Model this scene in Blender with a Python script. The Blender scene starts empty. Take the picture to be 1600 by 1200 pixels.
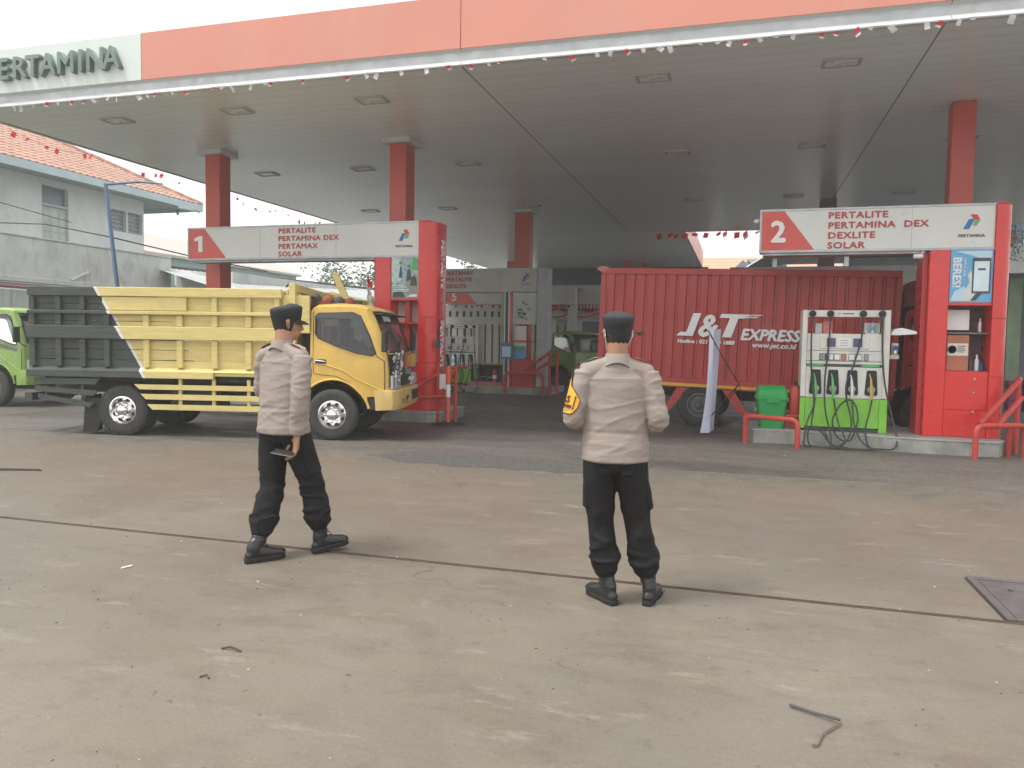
import bpy, bmesh, math, random
from mathutils import Vector, Matrix, noise as mnoise
import numpy as np
random.seed(7)
R = math.radians
scene = bpy.context.scene
COL = scene.collection

# ------------------------------------------------------------------ camera
def setup_camera():
    F, yaw, pitch, roll = 1200.0, math.atan(355/1200), math.atan(69/1200), R(0.9)
    f = Vector((-math.sin(yaw)*math.cos(pitch), math.cos(yaw)*math.cos(pitch), -math.sin(pitch)))
    r = Vector((math.cos(yaw), math.sin(yaw), 0)); u = r.cross(f)
    r2 = r*math.cos(roll) + u*math.sin(roll); u2 = u*math.cos(roll) - r*math.sin(roll)
    cam = bpy.data.cameras.new('camera'); o = bpy.data.objects.new('camera', cam); COL.objects.link(o)
    m = Matrix((r2, u2, -f)).transposed().to_4x4(); m.translation = Vector((0, 0, 1.55))
    o.matrix_world = m
    cam.sensor_width = 36; cam.lens = 36*F/1600; cam.clip_end = 2000; cam.clip_start = .05
    scene.camera = o
setup_camera()

# ------------------------------------------------------------------ sky, sun, exposure
SUN_EL, SUN_AZ = 62, 215          # azimuth: from where the light comes, degrees counter-clockwise from +X
world = bpy.data.worlds.new('World'); scene.world = world; world.use_nodes = True
wn = world.node_tree.nodes; wl = world.node_tree.links
bg = wn['Background']
sky = wn.new('ShaderNodeTexSky'); sky.sky_type = 'NISHITA'; sky.sun_disc = False
sky.sun_elevation = R(SUN_EL); sky.sun_rotation = R(90-SUN_AZ)
sky.air_density = 1.0; sky.dust_density = 6.0; sky.ozone_density = 1.0
hs = wn.new('ShaderNodeHueSaturation'); hs.inputs['Saturation'].default_value = .18
mxw = wn.new('ShaderNodeMix'); mxw.data_type = 'RGBA'; mxw.inputs[0].default_value = .72
mxw.inputs[7].default_value = (10.6, 10.6, 10.8, 1)      # the even white of the cloud sheet
wl.new(sky.outputs[0], hs.inputs['Color']); wl.new(hs.outputs[0], mxw.inputs[6]); wl.new(mxw.outputs[2], bg.inputs[0])
bg.inputs[1].default_value = .094
sl = bpy.data.lights.new('sun', 'SUN'); sl.energy = 1.5; sl.angle = R(14); sl.color = (1, .96, .9)
so = bpy.data.objects.new('sun', sl); COL.objects.link(so)
sdir = Vector((math.cos(R(SUN_AZ))*math.cos(R(SUN_EL)), math.sin(R(SUN_AZ))*math.cos(R(SUN_EL)), math.sin(R(SUN_EL))))
so.rotation_euler = sdir.to_track_quat('Z', 'Y').to_euler()
vs = scene.view_settings
vs.view_transform = 'Standard'; vs.look = 'None'; vs.exposure = 0.95; vs.gamma = 1; vs.use_curve_mapping = False
scene.cycles.max_bounces = 8; scene.cycles.transparent_max_bounces = 12; scene.cycles.volume_bounces = 1

# ------------------------------------------------------------------ helpers
def tag(o, label=None, cat=None, group=None, kind=None):
    if label: o['label'] = label
    if cat: o['category'] = cat
    if group: o['group'] = group
    if kind: o['kind'] = kind
    return o

def empty(name, loc=(0, 0, 0), rz=0, label=None, cat=None, group=None, ry=0, scale=1):
    o = bpy.data.objects.new(name, None); COL.objects.link(o)
    o.location = loc; o.rotation_euler = (0, ry, rz); o.scale = (scale,)*3; o.empty_display_size = .2
    return tag(o, label, cat, group)

def copy_tree(o, parent=None):
    c = o.copy(); COL.objects.link(c); c.parent = parent
    if parent is not None: c.matrix_parent_inverse = Matrix()
    for ch in list(o.children): copy_tree(ch, c)
    return c

class MB:
    def __init__(s): s.v = []; s.f = []
    def add(s, vs, fs):
        b = len(s.v); s.v += [tuple(p) for p in vs]; s.f += [tuple(i+b for i in q) for q in fs]; return s
    def box(s, x0, x1, y0, y1, z0, z1):
        return s.add([(x0,y0,z0),(x1,y0,z0),(x1,y1,z0),(x0,y1,z0),(x0,y0,z1),(x1,y0,z1),(x1,y1,z1),(x0,y1,z1)],
                     [(0,3,2,1),(4,5,6,7),(0,1,5,4),(1,2,6,5),(2,3,7,6),(3,0,4,7)])
    def bar(s, a, b, w, h, up=(0, 0, 1)):       # square bar from a to b
        a = Vector(a); b = Vector(b); d = (b-a).normalized(); up = Vector(up)
        if abs(d.dot(up)) > .98: up = Vector((1, 0, 0))
        x = d.cross(up).normalized(); y = x.cross(d)
        P = []
        for c in (a, b):
            for i, j in ((-1,-1),(1,-1),(1,1),(-1,1)): P.append(c + x*i*w/2 + y*j*h/2)
        return s.add(P, [(0,1,2,3),(7,6,5,4),(0,4,5,1),(1,5,6,2),(2,6,7,3),(3,7,4,0)])
    def ring(s, rings, close=True, cap=True):   # loft of rings with equal counts
        n = len(rings[0]); vs = [p for r in rings for p in r]; fs = []
        for k in range(len(rings)-1):
            for i in range(n if close else n-1):
                j = (i+1) % n
                fs.append((k*n+i, k*n+j, (k+1)*n+j, (k+1)*n+i))
        if cap and close: fs.append(tuple(range(n-1, -1, -1))); fs.append(tuple((len(rings)-1)*n+i for i in range(n)))
        return s.add(vs, fs)
    def tube(s, pts, r, n=8, cap=True):
        pts = [Vector(p) for p in pts]; rings = []
        x = None
        for k, p in enumerate(pts):
            d = (pts[min(k+1, len(pts)-1)] - pts[max(k-1, 0)]).normalized()
            if x is None:
                x = d.cross(Vector((0, 0, 1)));
                if x.length < .05: x = d.cross(Vector((0, 1, 0)))
            x = (x - d*x.dot(d)).normalized(); y = d.cross(x)
            rr = r[k] if isinstance(r, (list, tuple)) else r
            rings.append([p + x*math.cos(2*math.pi*i/n)*rr + y*math.sin(2*math.pi*i/n)*rr for i in range(n)])
        return s.ring(rings, cap=cap)
    def lathe(s, prof, c=(0, 0, 0), axis='z', n=24, cap=True):
        rings = []
        for r, h in prof:
            q = []
            for i in range(n):
                a = 2*math.pi*i/n; p, t = r*math.cos(a), r*math.sin(a)
                q.append({'z': (c[0]+p, c[1]+t, c[2]+h), 'y': (c[0]+p, c[1]+h, c[2]-t), 'x': (c[0]+h, c[1]+p, c[2]+t)}[axis])
            rings.append(q)
        return s.ring(rings, cap=cap)
    def prism(s, poly, plane, c0, c1):
        def P(a, b, c): return {'xz': (a, c, b), 'xy': (a, b, c), 'yz': (c, a, b)}[plane]
        n = len(poly); vs = [P(a, b, c0) for a, b in poly] + [P(a, b, c1) for a, b in poly]
        fs = [tuple(range(n)), tuple(range(2*n-1, n-1, -1))] + [(i, i+n, (i+1) % n+n, (i+1) % n) for i in range(n)]
        return s.add(vs, fs)
    def grid(s, P):                              # P[i][j] points, open sheet
        return s.ring(P, close=False, cap=False)
    def mesh(s, name='m', smooth=False, bevel=0, seg=1, sharp=35):
        m = bpy.data.meshes.new(name); m.from_pydata(s.v, [], s.f); m.update()
        bm = bmesh.new(); bm.from_mesh(m)
        bmesh.ops.recalc_face_normals(bm, faces=bm.faces)
        if bevel:
            es = [e for e in bm.edges if len(e.link_faces) == 2 and e.calc_face_angle(0) > R(28)]
            bmesh.ops.bevel(bm, geom=es, offset=bevel, segments=seg, affect='EDGES', profile=.6, clamp_overlap=True)
        bm.to_mesh(m); bm.free()
        if smooth:
            for p in m.polygons: p.use_smooth = True
            m.set_sharp_from_angle(angle=R(sharp))
        return m
    def build(s, name, mat, parent=None, smooth=False, bevel=0, seg=1, label=None, cat=None, group=None, kind=None, loc=None, sharp=35):
        o = bpy.data.objects.new(name, s.mesh(name, smooth, bevel, seg, sharp)); COL.objects.link(o)
        if mat: o.data.materials.append(mat)
        o.parent = parent
        if loc: o.location = loc
        return tag(o, label, cat, group, kind)

def link(name, me, parent=None, loc=None, rot=None, **k):
    o = bpy.data.objects.new(name, me); COL.objects.link(o); o.parent = parent
    if loc: o.location = loc
    if rot: o.rotation_euler = rot
    return tag(o, **k)

TXT = {}
def text(s, size, mat, parent, loc, rot=(R(90), 0, 0), bold=.0, shear=0, ext=.004, align='LEFT', name='lettering', sx=1, space=1):
    fat = bold; bold = 0
    key = (s, size, bold, shear, ext, align, mat.name, sx, space)
    if key not in TXT:
        c = bpy.data.curves.new('t', 'FONT'); c.body = s; c.size = size; c.offset = bold; c.shear = shear; c.extrude = ext
        c.align_x = align; c.resolution_u = 2; c.space_character = space; c.space_line = .95
        to = bpy.data.objects.new('t', c); COL.objects.link(to)
        bpy.context.view_layer.update()
        me = bpy.data.meshes.new_from_object(to.evaluated_get(bpy.context.evaluated_depsgraph_get()))
        bpy.data.objects.remove(to)
        for v in me.vertices: v.co.x *= sx
        if fat > .0008:          # a second, shifted copy thickens the strokes
            bm = bmesh.new(); bm.from_mesh(me); base_ = bm.verts[:]+bm.edges[:]+bm.faces[:]
            for q_, (fx_, fy_) in enumerate(((1.9, .1), (.9, .9), (1.0, -.8))):
                g = bmesh.ops.duplicate(bm, geom=base_); bmesh.ops.translate(bm, verts=[e for e in g['geom'] if isinstance(e, bmesh.types.BMVert)], vec=(fat*fx_, fat*fy_, .0006*(q_+1)))
            bm.to_mesh(me); bm.free()
        me.materials.clear(); me.materials.append(mat); TXT[key] = me
    return link(name, TXT[key], parent, loc, rot)

# ------------------------------------------------------------------ materials
def nodes_of(name):
    m = bpy.data.materials.new(name); m.use_nodes = True
    t = m.node_tree; return m, t, t.nodes['Principled BSDF'], t.nodes.new, t.links.new
def ramp(N, L, src, p0, p1, c0=0., c1=1.):
    r = N('ShaderNodeMapRange'); r.inputs[1].default_value = p0; r.inputs[2].default_value = p1
    r.inputs[3].default_value = c0; r.inputs[4].default_value = c1; L(src, r.inputs[0]); return r.outputs[0]
def mixc(N, L, fac, a, b, mode='MIX'):
    x = N('ShaderNodeMix'); x.data_type = 'RGBA'; x.blend_type = mode
    for i, v in ((0, fac), (6, a), (7, b)):
        if isinstance(v, (int, float)): x.inputs[i].default_value = v
        elif isinstance(v, tuple): x.inputs[i].default_value = v + (1,) if len(v) == 3 else v
        else: L(v, x.inputs[i])
    return x.outputs[2]
def noise(N, L, co, scale, detail=4, rough=.55, dist=0, sc=None):
    if sc:
        mp = N('ShaderNodeMapping'); mp.inputs['Scale'].default_value = sc; L(co, mp.inputs[0]); co = mp.outputs[0]
    n = N('ShaderNodeTexNoise'); n.inputs['Scale'].default_value = scale; n.inputs['Detail'].default_value = detail
    n.inputs['Roughness'].default_value = rough; n.inputs['Distortion'].default_value = dist; L(co, n.inputs['Vector']); return n.outputs[0]
def bumpn(N, L, P, h, strength, dist=.01):
    b = N('ShaderNodeBump'); b.inputs['Strength'].default_value = strength; b.inputs['Distance'].default_value = dist
    L(h, b.inputs['Height']); L(b.outputs[0], P.inputs['Normal'])
MATS = {}
def mat(name, col, rough=.55, metal=0., var=.18, vs=2.2, dirt=.0, dcol=(.09, .075, .06), bump=.0, bs=60, sc=None, rv=.12, coat=0, spec=.5):
    if name in MATS: return MATS[name]
    m, t, P, N, L = nodes_of(name)
    co = N('ShaderNodeTexCoord').outputs['Object']
    n1 = noise(N, L, co, vs, 5, .6, 0, sc)
    c = mixc(N, L, ramp(N, L, n1, .3, .7), tuple(x*(1-var) for x in col), tuple(min(1, x*(1+var*.5)) for x in col))
    if dirt:
        n2 = noise(N, L, co, vs*1.7, 8, .72, .4, (1, 1, .35))
        c = mixc(N, L, ramp(N, L, n2, .5, .78, 0, dirt), c, dcol)
    L(c, P.inputs['Base Color'])
    n3 = noise(N, L, co, vs*3, 4)
    L(ramp(N, L, n3, .3, .7, max(.03, rough-rv), min(1, rough+rv)), P.inputs['Roughness'])
    P.inputs['Metallic'].default_value = metal; P.inputs['Coat Weight'].default_value = coat
    P.inputs['Specular IOR Level'].default_value = spec
    if bump: bumpn(N, L, P, noise(N, L, co, bs, 4, .6, 0, sc), bump)
    MATS[name] = m; return m
def glassmat(name, tint=(.35, .38, .38), alpha=.45, rough=.03):
    m = bpy.data.materials.new(name); m.use_nodes = True; t = m.node_tree; t.nodes.clear(); N = t.nodes.new; L = t.links.new
    out = N('ShaderNodeOutputMaterial'); mx = N('ShaderNodeMixShader'); tr = N('ShaderNodeBsdfTransparent'); gl = N('ShaderNodeBsdfGlossy')
    d = N('ShaderNodeBsdfDiffuse'); d.inputs[0].default_value = tuple(x*.25 for x in tint)+(1,)
    tr.inputs[0].default_value = tint+(1,); gl.inputs[0].default_value = (.9, .9, .9, 1); gl.inputs['Roughness'].default_value = rough
    fr = N('ShaderNodeFresnel'); fr.inputs[0].default_value = 1.6
    m1 = N('ShaderNodeMixShader'); m1.inputs[0].default_value = alpha
    L(d.outputs[0], m1.inputs[1]); L(tr.outputs[0], m1.inputs[2])
    L(fr.outputs[0], mx.inputs[0]); L(m1.outputs[0], mx.inputs[1]); L(gl.outputs[0], mx.inputs[2]); L(mx.outputs[0], out.inputs[0])
    MATS[name] = m; return m

RED = mat('red enamel panel', (.68, .028, .024), .32, var=.1, vs=.9, dirt=.12, coat=.3)
REDP = mat('red pipe paint', (.5, .05, .035), .45, var=.25, vs=5, dirt=.35)
REDPIL = mat('faded red pillar cladding', (.54, .085, .055), .4, var=.15, vs=.8, dirt=.15)
PANEL = mat('off white sign panel', (.66, .67, .63), .35, var=.06, vs=.8, dirt=.15, dcol=(.3, .29, .26))
SRED = mat('faded red sign print', (.62, .09, .07), .4, var=.12, vs=1)
TXTRED = mat('brick red lettering', (.46, .055, .045), .45, var=.1)
WHITE = mat('white paint', (.74, .75, .73), .45, var=.08, vs=3, dirt=.15, dcol=(.35, .34, .3))
LETW = mat('white lettering vinyl', (.78, .79, .78), .5, var=.1, vs=6)
BLACK = mat('black rubber', (.018, .018, .018), .6, var=.3)
DKGREY = mat('dark grey metal', (.07, .072, .075), .5, var=.2)
CHASSIS = mat('dusty black chassis', (.03, .03, .032), .7, var=.4, vs=4, dirt=.5, dcol=(.12, .11, .09))
CHROME = mat('chrome', (.8, .79, .8), .12, 1., var=.12, vs=12)
STEEL = mat('grey galvanised steel', (.42, .43, .43), .45, .7, var=.15)
BLUE = mat('blue pole paint', (.1, .17, .29), .5, var=.15, dirt=.2)
LBLUE = mat('light blue print', (.15, .42, .68), .5, var=.15, vs=3)
LBLUE2 = mat('pale blue print', (.5, .7, .82), .5, var=.1)
NAVY = mat('navy print', (.03, .07, .2), .5, var=.1)
GREENP = mat('green print', (.12, .42, .14), .5, var=.1)
GREY = mat('grey print', (.28, .3, .3), .6, var=.2)
TYRE = mat('tyre rubber', (.035, .036, .035), .8, var=.3, vs=9, dirt=.55, dcol=(.13, .12, .1), bump=.3, bs=90)

def ground_mat():
    m, t, P, N, L = nodes_of('worn stained concrete')
    co = N('ShaderNodeTexCoord').outputs['Object']
    big = noise(N, L, co, .35, 5, .6, .3); mid = noise(N, L, co, 2.2, 9, .72, .15, (.8, 1.1, 1)); fine = noise(N, L, co, 45, 6, .7)
    base = mixc(N, L, ramp(N, L, big, .35, .65), (.165, .132, .098), (.25, .215, .168))
    base = mixc(N, L, ramp(N, L, mid, .42, .72, 0, .75), base, (.2, .18, .15))
    streak = noise(N, L, co, 1.5, 9, .75, .25, (.75, 1.2, 1))
    base = mixc(N, L, ramp(N, L, streak, .5, .72, 0, .8), base, (.13, .102, .077))
    # grey, oily run of the lanes beside the canopy, and browner concrete in front of it (stains lie on the ground)
    sp = N('ShaderNodeSeparateXYZ'); L(co, sp.inputs[0])
    yy = N('ShaderNodeMath'); yy.operation = 'MULTIPLY_ADD'; yy.inputs[1].default_value = 1.; L(sp.outputs[1], yy.inputs[0])
    wob = ramp(N, L, noise(N, L, co, .5, 4), .3, .7, -1., 1.); L(wob, yy.inputs[2])
    brown = ramp(N, L, yy.outputs[0], 4.4, 6.4); base = mixc(N, L, brown, base, mixc(N, L, .55, base, (.15, .112, .082)))
    mpr = N('ShaderNodeMapping'); mpr.inputs['Rotation'].default_value = (0, 0, R(28)); mpr.inputs['Scale'].default_value = (.35, 3.2, 1); L(co, mpr.inputs[0])
    tread = noise(N, L, mpr.outputs[0], 1.3, 8, .75, .2); base = mixc(N, L, ramp(N, L, tread, .55, .75, 0, .35), base, (.105, .085, .068))
    dull = noise(N, L, co, .22, 4, .55, .6); base = mixc(N, L, ramp(N, L, dull, .48, .66, 0, .7), base, (.15, .14, .12))
    edge = ramp(N, L, yy.outputs[0], 8.2, 9.6, 0, .85); base = mixc(N, L, edge, base, mixc(N, L, ramp(N, L, noise(N, L, co, 3, 6, .7), .35, .6), (.09, .085, .075), (.16, .145, .12)))
    grit = noise(N, L, co, 150, 3, .8); base = mixc(N, L, ramp(N, L, grit, .35, .65, 0, .45), base, mixc(N, L, 1., base, (.4, .4, .4), 'MULTIPLY'))
    spots = noise(N, L, co, 4.2, 6, .7, .3); base = mixc(N, L, ramp(N, L, spots, .6, .7, 0, .5), base, (.1, .082, .065))
    pale = noise(N, L, co, 3.1, 8, .75, .2, (.5, 1.4, 1)); base = mixc(N, L, ramp(N, L, pale, .58, .68, 0, .45), base, (.3, .275, .235))
    sp2 = noise(N, L, co, 17, 3, .5, .3); base = mixc(N, L, ramp(N, L, sp2, .70, .75, 0, .8), base, (.07, .06, .05))
    sp3 = noise(N, L, co, 26, 2, .5); base = mixc(N, L, ramp(N, L, sp3, .77, .8, 0, .7), base, (.4, .37, .32))
    vor = N('ShaderNodeTexVoronoi'); vor.feature = 'DISTANCE_TO_EDGE'; vor.inputs['Scale'].default_value = .45
    mpv = N('ShaderNodeMixRGB'); 
    nn = N('ShaderNodeTexNoise'); nn.inputs['Scale'].default_value = 2.5; nn.inputs['Detail'].default_value = 6; L(co, nn.inputs['Vector'])
    mpv.inputs[0].default_value = .35; L(co, mpv.inputs[1]); L(nn.outputs[1], mpv.inputs[2]); L(mpv.outputs[0], vor.inputs['Vector'])
    crackm = N('ShaderNodeMath'); crackm.operation = 'MULTIPLY'
    L(ramp(N, L, vor.outputs[0], .0, .004, .9, 0), crackm.inputs[0]); L(ramp(N, L, noise(N, L, co, .8, 3), .5, .62), crackm.inputs[1])
    base = mixc(N, L, crackm.outputs[0], base, (.09, .075, .06))
    base = mixc(N, L, ramp(N, L, fine, .3, .7, 0, .35), base, mixc(N, L, 1., base, (.55, .55, .55), 'MULTIPLY'))
    L(base, P.inputs['Base Color']); L(ramp(N, L, mid, .3, .7, .55, .85), P.inputs['Roughness'])
    h = N('ShaderNodeMath'); h.operation = 'ADD'; L(fine, h.inputs[0]); L(mid, h.inputs[1]); bumpn(N, L, P, h.outputs[0], .4, .009)
    return m
GROUND = ground_mat()
def oily_mat():
    m, t, P, N, L = nodes_of('oil stained grey concrete')
    co = N('ShaderNodeTexCoord').outputs['Object']
    big = noise(N, L, co, .5, 5, .6, .8, (.5, 1.2, 1)); fine = noise(N, L, co, 60, 5, .7); mid = noise(N, L, co, 3, 7, .7, 1., (.5, 1.5, 1))
    base = mixc(N, L, ramp(N, L, big, .35, .68), (.075, .07, .062), (.15, .135, .115))
    base = mixc(N, L, ramp(N, L, mid, .5, .8, 0, .6), base, (.17, .155, .135))
    sp = noise(N, L, co, 38, 2, .5); base = mixc(N, L, ramp(N, L, sp, .66, .72, 0, .8), base, (.24, .23, .21))
    base = mixc(N, L, ramp(N, L, fine, .35, .65, 0, .5), base, mixc(N, L, 1., base, (.5, .5, .5), 'MULTIPLY'))
    L(base, P.inputs['Base Color']); L(ramp(N, L, mid, .35, .65, .42, .8), P.inputs['Roughness'])
    h = N('ShaderNodeMath'); h.operation = 'ADD'; L(fine, h.inputs[0]); L(sp, h.inputs[1]); bumpn(N, L, P, h.outputs[0], .5, .01)
    return m
OILY = oily_mat()
def soffit_mat():
    m, t, P, N, L = nodes_of('glossy ceiling planks')
    co = N('ShaderNodeTexCoord').outputs['Object']
    n1 = noise(N, L, co, .35, 4, .6, 0, (.4, 2, 1)); c = mixc(N, L, ramp(N, L, n1, .3, .7), (.70, .765, .775), (.78, .83, .84))
    L(c, P.inputs['Base Color']); P.inputs['Roughness'].default_value = .3; P.inputs['Specular IOR Level'].default_value = .6
    w = N('ShaderNodeTexWave'); w.bands_direction = 'Y'; w.inputs['Scale'].default_value = 2.1; w.inputs['Distortion'].default_value = .15; w.inputs['Detail'].default_value = 1
    L(co, w.inputs['Vector']); h = N('ShaderNodeMath'); h.operation = 'ADD'; L(w.outputs[0], h.inputs[0]); L(noise(N, L, co, 3, 3, .5, 0, (.2, 3, 1)), h.inputs[1])
    bumpn(N, L, P, h.outputs[0], .12, .01)
    return m
SOFFIT = soffit_mat()

# ------------------------------------------------------------------ ground
MB().box(-400, 400, -60, 700, -.5, -.035).build('ground', mat('dark packed soil', (.1, .085, .07), .9), kind='structure')
def slab(name, x0, x1, y0, y1, m, z=0.): return MB().box(x0, x1, y0, y1, -.03, z).build(name, m, kind='structure')
slab('forecourt', -30, 16, -12, 4.875, GROUND)
MB().box(-30, 1.49, 4.89, 9.40, -.03, 0).box(2.39, 16, 4.89, 9.40, -.03, 0).box(1.49, 2.39, 5.75, 9.40, -.03, 0).build('forecourt', GROUND, kind='structure')
MB().box(-13.2, 10, 9.425, 40, -.03, 0).build('station_floor', OILY, kind='structure')
MB().box(-30, -13.212, 9.42, 40, -.03, 0).build('driveway', GROUND, kind='structure')
slab('driveway', 10.012, 30, 9.42, 40, OILY)
rust = mat('rusty steel edging', (.085, .055, .038), .8, var=.4, vs=6)
j = MB().box(-30, 16, 4.862, 4.878, -.02, .004).box(-30, 16, 4.8785, 4.888, -.03, -.012).box(-30, 16, 4.8885, 4.902, -.02, .004).build('drain_joint', rust, kind='structure')
j = MB().box(-30, 16, 9.395, 9.402, -.02, .004).box(-12, 5, 9.42, 9.43, -.02, .004).build('slab_joint', mat('pale steel edging', (.25, .23, .2), .5, .4, var=.3), kind='structure')
# steel cover of the inspection pit at the right edge
mh = empty('manhole_cover', (1.5, 4.9, 0), 0, 'purplish grey steel pit cover with raised frame at the right edge of the forecourt', 'manhole')
mcm = mat('purplish painted steel plate', (.135, .12, .12), .5, .3, var=.25, vs=5, dirt=.3, bump=.2, bs=90)
MB().box(0, .05, 0, .84, -.03, .018).box(.05, .88, 0, .04, -.03, .018).box(.05, .88, .80, .84, -.03, .018).box(.84, .88, .04, .8, -.03, .018).build('frame', mcm, mh, bevel=.004)
MB().box(.058, .832, .048, .792, -.03, .012).build('plate', mcm, mh, bevel=.004)
MB().box(.33, .35, .36, .52, .01, .02).box(.18, .2, .58, .6, .01, .02).box(.2, .24, .3, .32, .01, .016).build('handle', rust, mh)

# ------------------------------------------------------------------ canopy
ZS = 5.45
cn = empty('station_canopy', (-13.4, 10.5, 0), 0, 'large flat fuel station canopy with pale red fascia and grey glossy soffit', 'canopy')
def cl(x, y, z): return (x+13.4, y-10.5, z)
def cbox(mb, x0, x1, y0, y1, z0, z1): return mb.box(x0+13.4, x1+13.4, y0-10.5, y1-10.5, z0, z1)
SEAMS = [-13.3, -3.95, 2.25, 9.4]
for a, b in zip(SEAMS[:-1], SEAMS[1:]):
    mbp = MB()
    # ribbed planks running left to right, 0.3 m apart
    y = 10.56
    while y < 27.9:
        x0, x1 = a+.012+13.4, b-.012+13.4; yy = y-10.5; z = ZS
        mbp.add([(x0, yy, z), (x1, yy, z), (x1, yy+.294, z), (x0, yy+.294, z), (x1, yy+.3, z+.003), (x0, yy+.3, z+.003)], [(3, 2, 1, 0), (5, 4, 2, 3)])
        y += .3
    mbp.build('soffit', SOFFIT, cn)
for sx_ in (-3.95, 2.25): cbox(MB(), sx_-.011, sx_+.011, 10.57, 27.89, ZS+.006, ZS+.02).build('seam_strip', mat('grey seam strip', (.3, .31, .31), .5), cn)
cbox(MB(), -13.3, 9.4, 10.56, 27.9, ZS+.03, ZS+.6).build('roof_deck', STEEL, cn)
FASW = mat('pale mint fascia', (.6, .66, .62), .4, var=.08, vs=.6, dirt=.1, dcol=(.4, .42, .4))
FASR = mat('glare paled red fascia', (.6, .235, .17), .4, var=.1, vs=.35, dirt=.3, dcol=(.55, .36, .28))  # base red paled to carry the lens glare wash, dirt on top
FASG = mat('grey fascia lip', (.56, .58, .57), .35, var=.1, vs=.5, dirt=.15, dcol=(.35, .35, .33))
y0 = 0.
def fascia(mb, a, b, z0, z1, thick=.05): return cbox(mb, a, b, 10.5, 10.5+thick, z0, z1)
fascia(MB(), -13.4, -9.48, 5.675, 6.43).build('fascia_panel', FASW, cn, bevel=.008)
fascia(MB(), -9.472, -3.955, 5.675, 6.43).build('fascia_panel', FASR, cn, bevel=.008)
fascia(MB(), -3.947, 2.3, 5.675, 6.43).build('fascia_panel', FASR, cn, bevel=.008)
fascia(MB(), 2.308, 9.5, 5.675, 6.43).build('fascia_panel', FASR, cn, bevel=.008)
prof = [(.0, 5.672), (.05, 5.66), (.085, 5.62), (.09, 5.575), (.06, 5.53), (.005, 5.475), (-.01, 5.455), (.0, 5.44), (.06, 5.44), (.13, 5.5), (.15, 5.672)]
for a, b in ((-13.4, -3.955), (-3.945, 2.3), (2.308, 9.5)):
    MB().prism(prof, 'yz', a+13.4, b+13.4).build('fascia_lip', FASG, cn, smooth=True, sharp=50)
cbox(MB(), -13.4, -13.34, 10.66, 27.9, 5.44, 6.43).build('fascia_panel', FASG, cn)
cbox(MB(), 9.44, 9.5, 10.66, 27.9, 5.44, 6.43).build('fascia_panel', FASG, cn)
cbox(MB(), -1.98, 9.5, 27.92, 27.98, 5.44, 6.3).build('fascia_panel', FASG, cn)
for i, (ch, x) in enumerate(zip('PERTAMINA', [-12.72, -12.42, -12.1, -11.8, -11.5, -11.14, -10.7, -10.53, -10.18])):
    text(ch, .5, mat('grey green channel letter', (.16, .22, .2), .5), cn, (x+13.4, -.05, 5.885), bold=.012, ext=.045, name='letter')
lm = mat('dull light lens', (.75, .76, .75), .3)
# recessed ceiling lights
lp = empty('ceiling_light', (0, 0, 0), 0, 'x', 'ceiling light', 'recessed square lights in the canopy soffit')
MB().box(-.25, .25, -.17, -.14, -.025, .0).box(-.25, .25, .14, .17, -.025, 0).box(-.25, -.21, -.14, .14, -.025, 0).box(.21, .25, -.14, .14, -.025, 0).build('frame', mat('grey light frame', (.42, .43, .42), .5), lp)
MB().box(-.209, .209, -.139, .139, -.012, 0).build('diffuser', lm, lp)
rows = {11.65: 'first', 16.3: 'second', 21.7: 'third'}; first = True
cols = {-11.05: 'above the white fascia end', -8.5: 'left of the first pillar pair', -5.92: 'between the left pillars and the long seam', -1.35: 'just right of the long ceiling seam', 1.22: 'left of the right seam', 3.85: 'right of the right seam', -3.6: ''}
for ry_, rn in rows.items():
    for cx_, cnm in cols.items():
        if not cnm: continue
        o = lp if first else copy_tree(lp); first = False
        o.location = (cx_, ry_, ZS-.001); o['label'] = 'recessed light in the %s row, %s' % (rn, cnm)
# far canopy behind, left of X=-2
fc = empty('rear_canopy', (-13.4, 28, 0), 0, 'far second canopy with red side fascia behind the first one', 'canopy')
MB().box(0, 11.35, .02, 13, 5.45, 5.9).build('soffit', SOFFIT, fc)
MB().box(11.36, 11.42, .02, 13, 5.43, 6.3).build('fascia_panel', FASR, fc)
MB().box(0, 11.42, 13.01, 13.07, 5.43, 6.3).build('fascia_panel', FASG, fc)

# ------------------------------------------------------------------ pillars
def pillar(x0, x1, y0, y1, cap, label, zt=ZS, m=None):
    o = empty('pillar', ((x0+x1)/2, (y0+y1)/2, 0), 0, label, 'pillar', 'red pillars carrying the canopy')
    w, d = (x1-x0)/2, (y1-y0)/2
    MB().box(-w, w, -d, d, 0, zt-(.11 if cap else .002)).build('shaft', m or REDPIL, o, bevel=.008)
    if cap: MB().box(-w-.12, w+.12, -d-.12, d+.12, zt-.11, zt-.002).build('capital', FASG, o, bevel=.01)
    return o
pillar(-10.98, -10.62, 13.95, 14.32, 1, 'faded red square pillar behind the left end of the sign numbered one')
pillar(-6.7, -6.35, 13.95, 14.37, 1, 'red square pillar behind the right end of the sign numbered one')
pillar(3.13, 3.47, 13.92, 14.2, 0, 'dull red pillar rising behind the sign numbered two')
pillar(-6.58, -6.12, 22.3, 22.7, 1, 'red pillar rising above the far white beam in the middle')
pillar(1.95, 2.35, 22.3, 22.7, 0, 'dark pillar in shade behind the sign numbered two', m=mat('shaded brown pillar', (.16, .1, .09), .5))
pillar(-11.3, -10.9, 37, 37.4, 0, 'small distant red pillar left of the middle pillar')
pillar(-5.45, -5.05, 37, 37.4, 0, 'small distant dark red pillar left of the red container')
pillar(-4.85, -4.45, 38.6, 39, 0, 'smallest distant dark red pillar just above the red container')

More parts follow.
